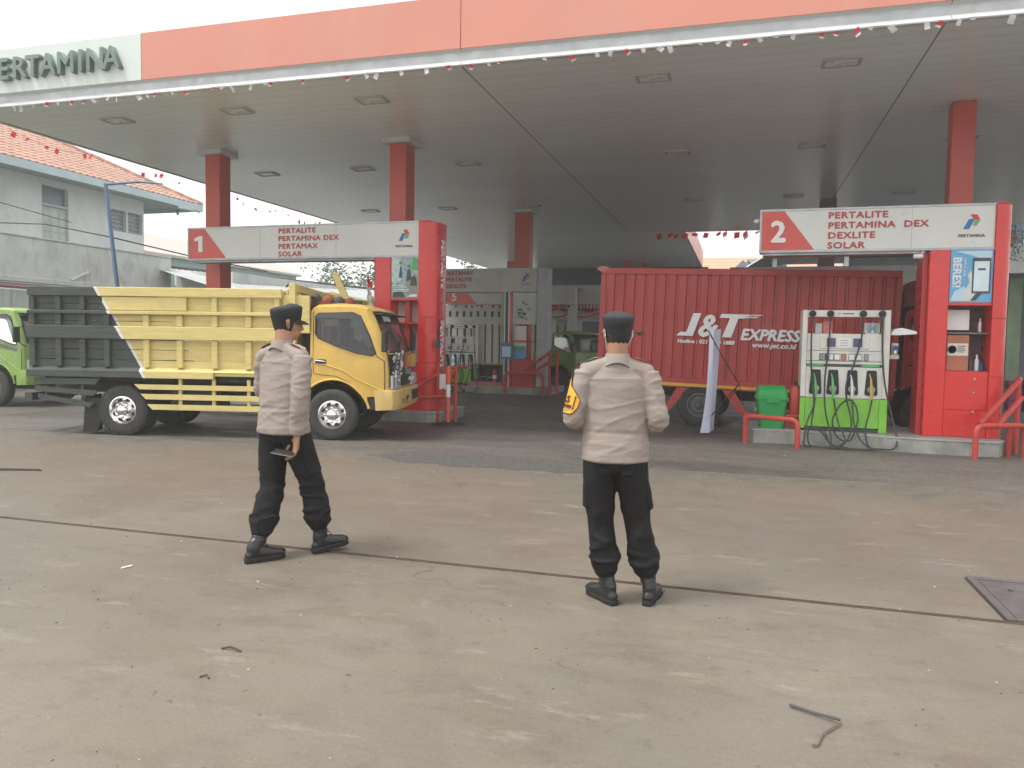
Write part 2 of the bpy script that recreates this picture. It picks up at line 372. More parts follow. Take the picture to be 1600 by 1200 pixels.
# ------------------------------------------------------------------ bunting
def thin_plastic(name, col):
    m, t, P, N, L = nodes_of(name); P.inputs['Base Color'].default_value = col+(1,); P.inputs['Roughness'].default_value = .5
    tr = N('ShaderNodeBsdfTranslucent'); tr.inputs[0].default_value = col+(1,); mx = N('ShaderNodeMixShader'); mx.inputs[0].default_value = .5
    L(P.outputs[0], mx.inputs[1]); L(tr.outputs[0], mx.inputs[2]); L(mx.outputs[0], t.nodes['Material Output'].inputs[0]); MATS[name] = m; return m
FLW = thin_plastic('white bunting plastic', (.74, .74, .72)); FLR = thin_plastic('red bunting plastic', (.68, .05, .05))
cordm = mat('thin white cord', (.4, .4, .4), .7)
def pennant_mesh(sz, m1, m2, seed):
    rnd = random.Random(seed); b = MB(); n = 3
    # strip flag: upper band red, lower band white, slightly curled
    cur = rnd.uniform(-.5, .5); lean = rnd.uniform(-.35, .35)
    P = []
    for i in range(n+1):
        t = i/n; yy = math.sin(t*2+cur)*.25*sz; P.append([(lean*t*sz-sz*.36, yy, -t*sz), (lean*t*sz+sz*.36, yy+cur*.2*sz, -t*sz*.95)])
    b.grid(P); me = b.mesh('pennant'); me.materials.append(m1); me.materials.append(m2)
    for k, p in enumerate(me.polygons): p.material_index = 1 if k >= 2 else 0
    me2 = me; return me2
PEN = [pennant_mesh(.095, FLR if s % 4 == 0 else FLW, FLW, s) for s in range(8)]
PENR = [pennant_mesh(.12, FLR, FLR if s % 2 else FLW, s+20) for s in range(8)]
def bunting(a, b, n, sag, meshes, label, face=0., miss=.25, seed=1, sags=1):
    rnd = random.Random(seed); a, b = Vector(a), Vector(b)
    o = empty('bunting', a, 0, label, 'bunting', 'strings of red and white flags on the canopy edges')
    def at(t):
        u = (t*sags) % 1.0 if t < 1 else 1.0
        return (b-a)*t + Vector((0, 0, -sag*4*u*(1-u)))
    MB().tube([at(i/(sags*6)) for i in range(sags*6+1)], .004, 4).build('cord', cordm, o)
    for i in range(n):
        if rnd.random() < miss: continue
        t = (i+.5+rnd.uniform(-.2, .2))/n
        q = link('pennant', meshes[rnd.randrange(len(meshes))], o, at(t), (rnd.uniform(-.5, .5), rnd.uniform(-.7, .7), face+rnd.uniform(-.5, .5)))
        s = rnd.uniform(.75, 1.1); q.scale = (s, s, s*rnd.choice([1, .8, .4]))
bunting((-12.4, 10.46, 5.445), (-6.9, 10.46, 5.445), 30, .02, PEN, 'string of small white flags under the left half of the front canopy edge', seed=3, sags=5)
bunting((-6.6, 10.46, 5.445), (-2.9, 10.46, 5.445), 20, .015, PEN, 'sparse flag string under the front edge left of the fascia joint', miss=.5, seed=5, sags=3)
bunting((-2.8, 10.46, 5.445), (3.6, 10.46, 5.445), 34, .015, PEN, 'flag string under the front canopy edge on the right', miss=.2, seed=9, sags=6)
bunting((-13.45, 11.5, 5.4), (-13.45, 17.6, 5.4), 26, .12, PENR, 'red flags along the left canopy edge before the tiled roof', face=1.57, miss=.35, seed=11, sags=3)
bunting((-13.45, 18.2, 5.4), (-13.45, 27.8, 5.4), 30, .2, PENR, 'red flags along the left canopy edge seen against the sky', face=1.57, miss=.2, seed=12, sags=4)
bunting((-3.1, 28.02, 5.42), (1.6, 28.02, 5.42), 14, .01, [pennant_mesh(.27, FLR, FLR, 77), pennant_mesh(.26, FLR, FLW, 78)], 'row of red flags along the rear canopy edge above the container', miss=0, seed=14)
# ------------------------------------------------------------------ pump islands
CURB = mat('grey cement kerb', (.3, .3, .27), .8, var=.3, vs=4, dirt=.6, dcol=(.09, .085, .075), bump=.3, bs=50)
CURBT = mat('island top tiles', (.35, .35, .33), .5, var=.2, vs=5, dirt=.3)
def island(poly, h, label):
    o = empty('pump_island', (0, 0, 0), 0, label, 'pump island', 'raised kerbed islands of the pumps')
    MB().prism(poly, 'xy', .0, h-.03).build('kerb', CURB, o)
    c = [sum(p[0] for p in poly)/len(poly), sum(p[1] for p in poly)/len(poly)]
    MB().prism([(c[0]+(x-c[0])*1.008, c[1]+(y-c[1])*1.02) for x, y in poly], 'xy', h-.03, h).build('coping', CURBT, o, bevel=.006)
    return o
def arcpts(x0, x1, y, dy, n=10): return [(x0+(x1-x0)*i/n, y-dy*math.sin(math.pi*i/n)) for i in range(n+1)]
island([(.12, 12.75), (.25, 12.58), (.8, 12.6), (1.9, 12.45)] + [(2.1, 12.34), (3.0, 12.24), (3.55, 12.28), (3.66, 12.5), (3.66, 13.9), (.12, 13.9)], .22, 'grey kerbed island under the white pump and the red kiosk on the right')
island([(-12.2, 13.1), (-6.0, 13.08), (-5.5, 13.1), (-5.3, 13.3), (-5.3, 14.5), (-12.2, 14.5)], .2, 'kerbed island behind the yellow truck under the sign numbered one')
island([(-9.4, 21.1), (-8.2, 20.95), (-5.6, 20.95), (-5.1, 21.3), (-5.1, 22.8), (-9.4, 22.8)], .2, 'far middle island under the white beam listing three fuels')

def logo(parent, x, y, z, s, name='logo'):
    k = s
    MB().prism([(x-.5*k, z-.42*k), (x-.18*k, z-.42*k), (x+.12*k, z+.18*k), (x-.2*k, z+.18*k)], 'xz', y-.004, y).build(name, mat('logo blue', (.03, .16, .4), .4, var=.05), parent)
    MB().prism([(x-.12*k, z+.45*k), (x+.22*k, z+.45*k), (x+.4*k, z+.12*k), (x+.08*k, z+.12*k)], 'xz', y-.006, y-.001).build(name, mat('logo red', (.6, .04, .05), .4, var=.05), parent)
    MB().prism([(x+.12*k, z+.1*k), (x+.4*k, z+.08*k), (x+.22*k, z-.22*k), (x-.0*k, z-.22*k), (x+.1*k, z-.02*k)], 'xz', y-.005, y).build(name, mat('logo green', (.15, .42, .16), .4, var=.05), parent)

def poster_phone(o, x0, x1, z0, z1, y):
    MB().box(x0, x1, y-.006, y, z0, z1).build('poster', LBLUE, o)
    w = x1-x0; h = z1-z0
    MB().prism([(x0+.01, z0+.01), (x0+.5*w, z0+.01), (x0+.35*w, z0+.3*h), (x0+.12*w, z0+.2*h)], 'xz', y-.009, y-.006).build('poster_print', LBLUE2, o)
    MB().prism([(x0+.1*w, z1-.02), (x1-.02, z1-.02), (x1-.02, z1-.28*h), (x0+.55*w, z1-.12*h)], 'xz', y-.009, y-.006).build('poster_print', LBLUE2, o)
    # hand holding the phone: forearm and thumb shapes, printed flat
    MB().prism([(x0+.25*w, z0+.02), (x0+.55*w, z0+.02), (x0+.68*w, z0+.22*h), (x0+.62*w, z0+.4*h), (x0+.48*w, z0+.6*h), (x0+.42*w, z0+.52*h), (x0+.46*w, z0+.36*h), (x0+.34*w, z0+.2*h)], 'xz', y-.012, y-.009).build('poster_print', mat('printed grey hand', (.62, .66, .66), .5), o)
    MB().prism([(x0+.5*w, z0+.02), (x0+.62*w, z0+.02), (x0+.78*w, z0+.17*h), (x0+.66*w, z0+.2*h)], 'xz', y-.0125, y-.0121).build('poster_print', DKGREY, o)
    px0, px1, pz0, pz1 = x0+.52*w, x0+.95*w, z0+.16*h, z0+.84*h
    MB().box(px0, px1, y-.016, y-.0125, pz0, pz1).build('poster_print', DKGREY, o, bevel=.001)
    MB().box(px0+.02, px1-.02, y-.019, y-.0162, pz0+.03, pz1-.05).build('poster_print', mat('printed screen', (.66, .78, .82), .4), o)
    MB().box(px0+.07, px1-.07, y-.021, y-.0192, pz1-.18, pz1-.15).build('poster_print', NAVY, o)
    text('BERES!', .155, LETW, o, (x0+.035, y-.01, z1-.1), (R(90), R(90), 0), bold=.006, ext=.002, sx=1.0)
    text('SEMUA JADI', .05, LETW, o, (x0+.17, y-.01, z1-.12), (R(90), R(90), 0), ext=.001)
def poster_people(o, x0, x1, z0, z1, y):
    w, h = x1-x0, z1-z0
    MB().box(x0, x1, y-.006, y, z0, z1).build('poster', mat('teal poster print', (.35, .52, .5), .5, var=.5, vs=14), o)
    MB().box(x0, x0+.35*w, y-.009, y-.006, z0+.4*h, z1).build('poster_print', mat('pale teal print', (.55, .68, .66), .5, var=.3, vs=18), o)
    for i, (a, b, c, d, m) in enumerate([(.28, .4, .5, .8, NAVY), (.55, .75, .35, .72, DKGREY), (.5, .95, .1, .45, GREY), (.7, .95, .3, .55, DKGREY), (.75, 1, .7, 1, GREENP), (.05, .5, .02, .18, DKGREY)]):
        MB().prism([(x0+a*w, z0+c*h), (x0+b*w, z0+c*h), (x0+(b-.03)*w, z0+(d-.05)*h), (x0+(a+b)/2*w, z0+d*h), (x0+(a+.03)*w, z0+(d-.06)*h)], 'xz', y-.012-.002*i, y-.0095-.0018*i).build('poster_print', m, o)
    for (a, c, r) in ((.34, .86, .035), (.65, .78, .05)):
        MB().lathe([(r*w*1.2, 0), (r*w*1.2, -.003)], (x0+a*w, y-.024, z0+c*h), 'y', 12).build('poster_print', mat('printed face', (.3, .2, .15), .5), o)
    for k, (zz, ww) in enumerate(((.3, .4), (.26, .55), (.2, .62), (.16, .6))):
        MB().box(x0+.05*w, x0+(.05+ww)*w, y-.026, y-.0235, z0+zz*h, z0+(zz+.018)*h).build('poster_print', LETW, o)
    MB().prism([(x0+.6*w, z0+.02), (x0+.98*w, z0+.02), (x0+.95*w, z0+.1*h), (x0+.7*w, z0+.08*h)], 'xz', y-.03, y-.027).build('poster_print', LETW, o)

def kiosk(X0, Yf, num, lines, xl, xc0, xc1, xe0, xe1, zb, zt, z0, label, tx, tsz, phone, sidetext=None):
    """X0 left end of the sign beam; xc0..xc1 front column; xe0..xe1 rounded end column. Everything in place, relative to the kiosk's foot."""
    o = empty('fuel_sign_kiosk', (xc0, Yf, 0), 0, label, 'kiosk', 'red kiosks with long fuel signs on the islands')
    S = lambda x: x-xc0
    zp = zb
    MB().box(S(X0), S(xe0), 0, .42, zp, zt).build('sign_panel', PANEL, o, bevel=.012)
    MB().box(S(X0)-.015, S(xe0), -.012, -.001, zp-.015, zp+.02).box(S(X0)-.015, S(xe0), -.012, -.001, zt-.02, zt+.01).box(S(X0)-.015, S(X0)+.012, -.011, -.0015, zp+.02, zt-.02).box(S(X0)+.05, S(xc0)-.05, .05, .37, zp-.05, zp-.002).build('sign_frame', STEEL, o)
    h = zt-zp
    MB().prism([(S(X0)+.02, zp+.021), (S(X0)+.02, zt-.021), (S(X0)+.02+xl*.42, zt-.021), (S(X0)+.02+xl, zp+.021)], 'xz', -.008, -.0015).build('number_field', SRED, o)
    nx, nz, nh = S(X0)+.12*xl+.05, zp+h*.24, h*.5
    if num == '1': MB().prism([(nx+.09, nz), (nx+.19, nz), (nx+.19, nz+nh), (nx+.11, nz+nh), (nx, nz+nh*.86), (nx, nz+nh*.66), (nx+.09, nz+nh*.72)], 'xz', -.014, -.0085).build('number', LETW, o)
    else: text(num, h*.7, LETW, o, (nx-.01, -.012, nz), bold=.018, ext=.003, name='number')
    for sx_ in (.33, .66, ):
        x = S(X0) + (xe0-X0)*sx_; MB().box(x, x+.006, -.004, -.0005, zp+.022, zt-.022).build('panel_joint', STEEL, o)
    for k, s in enumerate(lines):
        text(s, tsz, TXTRED, o, (S(tx), -.004, zt-.055-tsz*.72-k*h*.235), bold=.006, ext=.002, sx=1.2, space=1.1)
    lx = xe0-.3
    logo(o, S(lx), -.003, zp+h*.6, .24)
    text('PERTAMINA', .062, mat('dark lettering', (.1, .1, .1), .5), o, (S(lx)-.01, -.004, zp+h*.26), bold=.002, ext=.001, align='CENTER', sx=1.05)
    # rounded end column
    pr = []; w = xe1-xe0; d = .5
    for i in range(9):
        a = -math.pi/2 + math.pi/2*i/8; pr.append((S(xe0)+w*math.cos(a)*.98, .16+.2*math.sin(a)))
    pr = [(S(xe0), -.04)] + pr + [(S(xe0)+w*.98, d), (S(xe0), d)]
    zs = [z0+.002, z0+.9, z0+1.75, zt-.02+.01]
    for a, b in zip(zs[:-1], zs[1:]):
        MB().prism(pr, 'xy', a+.003, b-.003).build('end_column', RED, o, smooth=True, sharp=40)
    MB().box(S(xe0)-.002, S(xe0)+w*.6, -.03, d, zt-.009, zt+.012).build('column_cap', RED, o, bevel=.005)
    # front column
    MB().box(0, xc1-xc0, -.03, .5, z0+.002, zp-.017).build('front_column', RED, o, bevel=.008)
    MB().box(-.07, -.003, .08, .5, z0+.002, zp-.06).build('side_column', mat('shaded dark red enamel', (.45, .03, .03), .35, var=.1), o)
    # frame of shelves and the lower panel
    zq = [zp-.78, z0+.95]
    mb = MB().box(S(xc1)+.002, S(xe0)-.002, -.01, .45, zq[0]-.045, zq[0]-.005)
    mb.build('shelf', RED, o, bevel=.004)
    return o, S
# -- island two, right
k2, S = kiosk(.25, 12.7, '2', ['PERTALITE', 'PERTAMINA  DEX', 'DEXLITE', 'SOLAR'], .77, 2.64, 2.91, 3.48, 3.72, 2.98, 3.62, .22,
              'red kiosk whose sign bears the number two, beside the white pump', 1.22, .135, True)
for b in MB().box(S(2.913), S(3.478), -.01, .02, .225, .62), MB().box(S(2.913), S(3.478), -.01, .02, .624, 1.195):
    b.build('lower_panel', RED, k2, bevel=.004)
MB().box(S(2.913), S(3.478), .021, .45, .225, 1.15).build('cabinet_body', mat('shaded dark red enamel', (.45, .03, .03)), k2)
for z in (1.08, .88, .6): MB().lathe([(.018, 0), (.018, -.012), (.008, -.016)], (S(3.3), -.01, z), 'y', 10).build('knob', STEEL, k2)
poster_phone(k2, S(2.92), S(3.47), 2.21, 2.965, -.0)
MB().box(S(2.92), S(3.47), .001, .03, 2.2, 2.975).build('poster_board', STEEL, k2)
MB().box(S(2.915), S(3.475), .40, .43, 1.2, 2.15).build('back_board', mat('dim brown back board', (.16, .1, .1), .6, var=.5, vs=9), k2)
o = MB().box(-.15, .15, -.01, .01, 0, .3).build('notice_board', WHITE, None, loc=(3.1, 12.9, 1.80), label='white blank board standing inside the right kiosk opening', cat='board'); o.rotation_euler = (R(-4), 0, 0)
MB().box(S(2.93), S(3.47), .1, .38, 1.74, 1.765).build('shelf', mat('brown wood shelf', (.2, .15, .11), .6), k2)
bx = empty('carton', (3.07, 12.86, 1.2), 0, 'orange brown carton with a pale sticker inside the right kiosk', 'box')
ORB = mat('orange brown carton', (.42, .15, .08), .7, var=.2)
MB().box(-.14, .15, -.13, .14, 0, .52).build('carton_body', ORB, bx, bevel=.004)
st = MB().box(-.13, .14, -.135, -.131, .22, .4).build('sticker', mat('cream sticker', (.68, .64, .55), .5), bx)
MB().lathe([(.06, 0), (.06, -.003), (.045, -.003), (.045, 0)], (-.07, -.136, .31), 'y', 20).build('sticker_ring', BLACK, st)
for k in range(4): MB().box(.0, .11-.02*(k % 2), -.138, -.1355, .355-k*.028, .365-k*.028).build('print_line', BLACK, st)
for i, (x, z, r, h) in enumerate(((3.28, 1.2, .035, .2), (3.36, 1.2, .03, .24), (3.42, 1.2, .035, .15), (3.38, 1.77, .03, .2))):
    MB().lathe([(r, 0), (r, h*.65), (r*.45, h*.8), (r*.45, h)], (0, 0, 0), 'z', 12).build('bottle', [DKGREY, WHITE, NAVY, STEEL][i], None, smooth=True, loc=(x, 12.85, z+.001),
        label=['dark squat bottle on the kiosk floor beside the carton', 'white bottle in the middle of the right kiosk floor', 'small navy bottle at the right corner of the kiosk', 'grey bottle on the wooden shelf of the right kiosk'][i], cat='bottle')
# security camera under the sign
sc_ = empty('security_camera', (2.56, 12.72, 2.9), 0, 'small white security camera under the sign numbered two', 'camera')
MB().bar((0, 0, .07), (-.04, -.03, .0), .015, .015).build('bracket', WHITE, sc_)
MB().lathe([(.03, .0), (.035, .01), (.035, .12), (.02, .13)], (-.14, -.03, -.02), 'x', 12).build('housing', WHITE, sc_, smooth=True)
sc2 = empty('security_camera', (.2, 12.85, 3.48), 0, 'tiny white camera at the left end of the sign numbered two', 'camera')
MB().box(-.01, .04, 0, .03, 0, .015).build('bracket', WHITE, sc2); MB().lathe([(.025, 0), (.035, .03), (.035, .07)], (-.05, 0, 0), 'x', 10).build('housing', WHITE, sc2, smooth=True)

SIDE = (Matrix.Rotation(R(90), 3, 'Z') @ Matrix.Rotation(R(90), 3, 'X') @ Matrix.Rotation(R(-90), 3, 'Z')).to_euler()
# -- island one, left
k1, S = kiosk(-10.88, 13.3, '1', ['PERTALITE', 'PERTAMINA DEX', 'PERTAMAX', 'SOLAR'], .88, -6.66, -6.34, -5.77, -5.42, 3.08, 3.72, .2,
              'red kiosk whose long sign bears the number one, behind the yellow truck', -8.78, .135, False)
poster_people(k1, S(-6.33), S(-5.78), 2.3, 3.06, 0.)
MB().box(S(-6.335), S(-5.775), .001, .03, 2.29, 3.065).build('poster_board', STEEL, k1)
MB().box(S(-6.335), S(-5.775), -.01, .3, 1.82, 1.85).build('shelf', RED, k1)
MB().box(S(-6.335), S(-5.775), .3, .33, 1.1, 2.25).build('back_board', mat('cream board', (.6, .58, .52), .6), k1)
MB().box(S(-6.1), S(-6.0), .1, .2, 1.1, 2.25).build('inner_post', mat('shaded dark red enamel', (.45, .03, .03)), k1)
MB().box(S(-6.335), S(-5.775), -.01, .45, .202, 1.1).build('lower_panel', RED, k1, bevel=.004)
text('PERTALITE', .16, LETW, k1, (S(-5.405), .2, 3.4), SIDE, bold=.006, ext=.012, sx=1.2)
text('PERTALITE', .16, LETW, k1, (S(-5.405), .2, 1.9), SIDE, bold=.006, ext=.012, sx=1.2)

# -- far island: white kiosk with coloured stripes
k3 = empty('fuel_sign_kiosk', (-6.3, 21.2, 0), 0, 'far white kiosk beam listing three fuels with green blue stripes on its post', 'kiosk')
S = lambda x: x+6.3
CRM = mat('dusty cream cladding', (.5, .5, .46), .5, var=.12, vs=1.2, dirt=.2)
MB().box(S(-10.2), S(-5.58), 0, .5, 2.92, 3.6).build('sign_panel', CRM, k3, bevel=.01)
for k, s in enumerate(['PERTAMAX', 'PERTALITE', 'DEXLITE']): text(s, .155, TXTRED, k3, (S(-8.35), -.006, 3.42-k*.19), bold=.006, ext=.002, sx=1.1)
logo(k3, S(-5.9), -.004, 3.33, .26); text('PERTAMINA', .055, BLACK, k3, (S(-5.9), -.004, 3.12), ext=.001, align='CENTER')
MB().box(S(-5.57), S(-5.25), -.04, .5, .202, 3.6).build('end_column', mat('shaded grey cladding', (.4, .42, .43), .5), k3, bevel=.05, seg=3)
for a, b, m in ((-6.62, -6.53, mat('olive stripe', (.3, .36, .16), .5)), (-6.53, -6.5, WHITE), (-6.5, -6.41, NAVY), (-6.41, -6.37, WHITE), (-6.37, -6.3, RED)):
    MB().box(S(a)+.001, S(b)-.001, -.02, .05, .202, 2.918).build('stripe', m, k3)
MB().box(S(-6.62), S(-6.3), .051, .48, .202, 2.918).build('front_column', CRM, k3)
MB().box(S(-6.28), S(-5.6), .0, .03, 2.0, 2.9).build('poster_board', mat('pale green poster', (.5, .55, .48), .5, var=.15, vs=3), k3)
for i in range(14):
    x = random.uniform(-6.2, -5.7); z = random.uniform(2.1, 2.6); MB().box(S(x), S(x)+random.uniform(.03, .14), -.006, -.001, z, z+random.uniform(.03, .12)).build('poster_print', random.choice([GREENP, DKGREY, GREY]), k3)
MB().box(S(-6.28), S(-5.6), .0, .4, 1.5, 1.54).build('shelf', RED, k3)
MB().box(S(-6.27), S(-5.9), .1, .13, 1.05, 1.95).build('back_board', WHITE, k3)
MB().box(S(-6.26), S(-5.92), .06, .09, 1.0, 1.26).build('notice', LBLUE, k3); MB().box(S(-6.26), S(-5.92), .06, .09, 1.265, 1.38).build('notice', GREENP, k3)
MB().box(S(-6.28), S(-5.6), .0, .42, .202, .98).build('lower_panel', mat('dull red enamel', (.5, .045, .04), .4), k3, bevel=.005)
o = empty('hanging_box', (-6.42, 21.12, 1.0), 0, 'small blue notice box hung on the striped far post', 'box'); MB().box(-.17, .17, -.04, 0, 0, .45).build('board', mat('blue notice', (.06, .2, .42), .5), o)
MB().box(-.13, .13, -.045, -.041, .06, .36).build('print', LBLUE2, o); MB().bar((-.1, -.02, .45), (0, -.02, .55), .01, .01).bar((.1, -.02, .45), (0, -.02, .55), .01, .01).build('hanger', BLACK, o)

# ------------------------------------------------------------------ dispensers
DW = mat('dusty white pump enamel', (.66, .66, .6), .35, var=.1, vs=4, dirt=.35, dcol=(.3, .28, .24))
DG = mat('lime green pump panel', (.22, .56, .06), .4, var=.1, vs=4, dirt=.25)
SCR = mat('dim violet display', (.09, .08, .16), .15)
def dispenser(loc, label, glabel=None, scale=1):
    o = empty('fuel_dispenser', loc, 0, label, 'fuel pump', glabel or 'fuel pumps on the islands', scale=scale)
    X = lambda zx: (zx-727.5)/545*1.24
    Z = lambda zy: (925-zy)/760*1.86
    def b(n, x0, x1, zt, zb, y0, y1, m, bev=.006): return MB().box(X(x0), X(x1), y0, y1, Z(zb), Z(zt)).build(n, m, o, bevel=bev)
    b('post', 455, 488, 165, 712, 0, .5, DW); b('post', 962, 1000, 165, 712, 0, .5, DW)
    b('post', 455, 488, 716, 912, 0, .5, DG).name = 'post_foot'; b('post_foot', 950, 1000, 716, 925, 0, .5, DG)
    b('top_bar', 489, 961, 166, 208, 0, .46, DW)
    b('head_panel', 489, 961, 312, 418, .01, .46, DW); b('display_panel', 570, 875, 330, 406, -.005, .009, DW)
    b('screen', 612, 667, 340, 394, -.012, -.0055, SCR, 0); b('screen', 775, 832, 340, 394, -.012, -.0055, SCR, 0)
    b('display_label', 680, 762, 342, 398, -.012, -.0055, WHITE, 0)
    for k in range(3): b('print_line', 695, 745, 352+k*15, 356+k*15, -.014, -.0122, GREY, 0)
    b('keypad_panel', 489, 961, 420, 482, -.01, .46, DW)
    for x0, x1, m in ((566, 594, GREY), (600, 626, DKGREY), (628, 658, WHITE), (660, 698, WHITE), (704, 736, mat('orange key field', (.5, .2, .1), .5)), (750, 790, WHITE), (794, 832, WHITE), (845, 873, GREY)):
        kf = b('key_frame', x0, x1, 436, 478, -.016, -.0105, DKGREY, 0)
        MB().box(X(x0+3), X(x1-3), -.019, -.0165, Z(474), Z(440)).build('key', m, kf)
    b('valance', 489, 961, 484, 502, .0, .46, DW)
    b('grade_label', 495, 600, 503, 514, -.01, .02, GREENP, 0); b('grade_label', 832, 942, 503, 516, -.01, .02, GREENP, 0); b('shadow_gap', 489, 961, 503.5, 516.5, .022, .46, DKGREY, 0)
    b('body_panel', 489, 961, 519, 714, .0, .46, DW); b('lower_panel', 489, 949, 716, 898, .0, .46, DG)
    b('base', 489, 949, 900, 924.5, .03, .44, DKGREY)
    hol = [550, 660, 778, 897]; ncol = [GREENP, GREENP, WHITE, mat('yellow nozzle', (.55, .38, .12), .5)]
    NZ = []
    for k, hx in enumerate(hol):
        c = MB(); pr = []
        for (cx, cz, rx, rz, a0) in ((hx+22, 545, 8, 8, 0), (hx-22, 545, 8, 8, 90), (hx-30, 680, 10, 12, 180), (hx+30, 680, 10, 12, 270)):
            for i in range(4):
                a = R(a0+30*i); pr.append((X(cx+rx*math.cos(a)), Z(cz-rz*math.sin(a))))
        h = MB().prism(pr, 'xz', -.012, -.0005).build('holster', BLACK, o)
        h2 = MB().lathe([(.052, 0), (.052, -.018), (.04, -.018), (.04, -.002)], (X(hx), -.0125, Z(655)), 'y', 20).build('holster_ring', STEEL, h, smooth=True)
        n = MB().tube([(X(hx), -.05, Z(715)), (X(hx), -.055, Z(680)), (X(hx), -.05, Z(650)), (X(hx-3), -.03, Z(612))], [.014, .02, .024, .018], 10).tube([(X(hx-3), -.03, Z(612)), (X(hx-6), -.03, Z(585)), (X(hx-14), -.018, Z(560))], [.02, .012, .009], 8).build('nozzle', ncol[k], h, smooth=True)
        MB().bar((X(hx+12), -.075, Z(640)), (X(hx+10), -.07, Z(690)), .008, .012).build('trigger', STEEL, n)
    HS = mat('black fuel hose', (.03, .032, .03), .5, dirt=.3)
    top = [515, 628, 830, 945]
    G = -(Z(925)) ; zf = -.2
    def P(x, y, yy): return Vector((X(x), yy, max(Z(y), zf+.012)))
    paths = [
        [(515, 205, -.05), (512, 350, -.05), (517, 520, -.07), (530, 640, -.08), (540, 760, -.12), (500, 860, -.2), (482, 950, -.34), (482, 1030, -.42), (560, 1050, -.46), (660, 1050, -.5), (740, 1060, -.46), (700, 1010, -.38), (640, 985, -.36), (590, 920, -.3), (530, 890, -.22), (540, 800, -.1), (550, 716, -.05)],
        [(628, 205, -.05), (622, 400, -.05), (606, 600, -.06), (612, 780, -.12), (640, 930, -.36), (640, 1010, -.42), (600, 1035, -.46), (520, 1000, -.45), (500, 950, -.38), (520, 900, -.24), (600, 910, -.3), (650, 1030, -.43), (730, 970, -.4), (700, 880, -.2), (680, 800, -.1), (668, 718, -.05)],
        [(828, 205, -.05), (822, 340, -.06), (780, 500, -.09), (740, 620, -.1), (745, 720, -.1), (775, 850, -.16), (750, 950, -.34), (680, 1030, -.42), (690, 1075, -.5), (800, 1100, -.55), (890, 1090, -.5), (880, 1040, -.42), (820, 950, -.38), (790, 860, -.18), (782, 718, -.05)],
        [(946, 205, -.05), (952, 400, -.05), (975, 620, -.07), (1020, 820, -.16), (1040, 960, -.36), (1000, 1050, -.42), (930, 1050, -.42), (870, 990, -.38), (860, 900, -.2), (885, 800, -.1), (902, 718, -.05)],
        [(805, 760, -.09), (770, 722, -.06), (710, 750, -.1), (660, 850, -.14), (680, 940, -.36), (760, 960, -.36), (815, 850, -.14), (805, 760, -.09)]]
    for k, pth in enumerate(paths):
        pts = [P(*q) for q in pth]; sm = []
        for i in range(len(pts)-1):           # Catmull-Rom
            p0, p1, p2, p3 = pts[max(i-1, 0)], pts[i], pts[i+1], pts[min(i+2, len(pts)-1)]
            for q in range(6):
                t = q/6; sm.append(.5*((2*p1)+(p2-p0)*t+(2*p0-5*p1+4*p2-p3)*t*t+(3*p1-p0-3*p2+p3)*t**3))
        sm.append(pts[-1]); sm = [Vector((v.x, v.y, max(v.z, zf+.012))) for v in sm]
        MB().tube(sm, .0125, 8).build('hose', HS, o, smooth=True)
        if k < 4:
            MB().lathe([(.045, 0), (.05, -.01), (.05, -.04), (.03, -.055), (.012, -.06)], (X(top[k]), -.001, Z(188)), 'y', 20).build('hose_mast', BLACK, o, smooth=True)
            MB().tube([P(top[k], 200, -.045), P(top[k], 300, -.05)], .008, 8).build('hose_coupling', STEEL, o, smooth=True)
    logo(o, X(685), -.001, Z(187), .035); b('print_line', 705, 775, 184, 190, -.003, -.0005, DKGREY, 0)
    return o
dispenser((1.535, 12.68, .221), 'white and lime green fuel pump with four hanging hoses beside the right kiosk')
# things standing in the open head of the near pump
o = MB().box(-.05, .05, -.04, .04, 0, .16).build('receipt_box', STEEL, None, loc=(1.16, 12.85, 1.725), bevel=.004, label='small grey box in the open head of the near pump', cat='box')
o = MB().box(-.07, .07, -.03, .03, 0, .19).build('paper_stack', mat('pinkish paper', (.6, .2, .2), .7, var=.4, vs=20), None, loc=(1.29, 12.85, 1.725), bevel=.002, label='pinkish red paper pack in the open head of the near pump', cat='paper')
o = empty('drink_box', (1.92, 12.85, 1.725), 0, 'open white carton in the head of the near pump', 'box')
MB().box(-.1, .1, .05, .06, 0, .17).box(-.1, -.09, -.06, .049, 0, .17).box(.09, .1, -.06, .049, 0, .17).box(-.1, .1, -.06, .05, 0, .01).build('carton_body', WHITE, o)
o = empty('water_bottle', (1.93, 12.84, 1.736), 0, 'clear blue labelled water bottle inside the white carton on the pump', 'bottle')
MB().lathe([(.03, 0), (.03, .12), (.012, .15), (.012, .17)], n=14).build('bottle_body', mat('pale blue plastic', (.5, .6, .7), .2), o, smooth=True); MB().lathe([(.031, .04), (.031, .1)], n=14).build('bottle_label', LBLUE, o, smooth=True)
# card reader on the pump's right side
o = empty('card_reader', (2.2, 12.75, 1.35), 0, 'grey card reader with a white hood on the right side of the near pump', 'card reader')
MB().box(-.04, .1, 0, .12, 0, .06).box(.0, .09, .02, .1, .06, .24).build('reader_body', mat('beige plastic', (.5, .47, .4), .5), o, bevel=.006)
MB().box(.01, .085, .0, .019, .08, .2).build('reader_screen', NAVY, o); MB().box(.025, .06, -.006, -.0005, .085, .13).build('reader_label', WHITE, o)
MB().prism([(-.04, .36), (.02, .45), (.12, .47), (.32, .42), (.33, .38), (.1, .36)], 'xz', -.02, .25).build('hood', WHITE, o, bevel=.005)
dispenser((-7.93, 21.25, .201), 'far pump with green base seen past the left red kiosk', scale=.95)
dispenser((-5.3, 27.2, 0.02), 'farthest pump half hidden behind the head of the right officer', scale=.98)

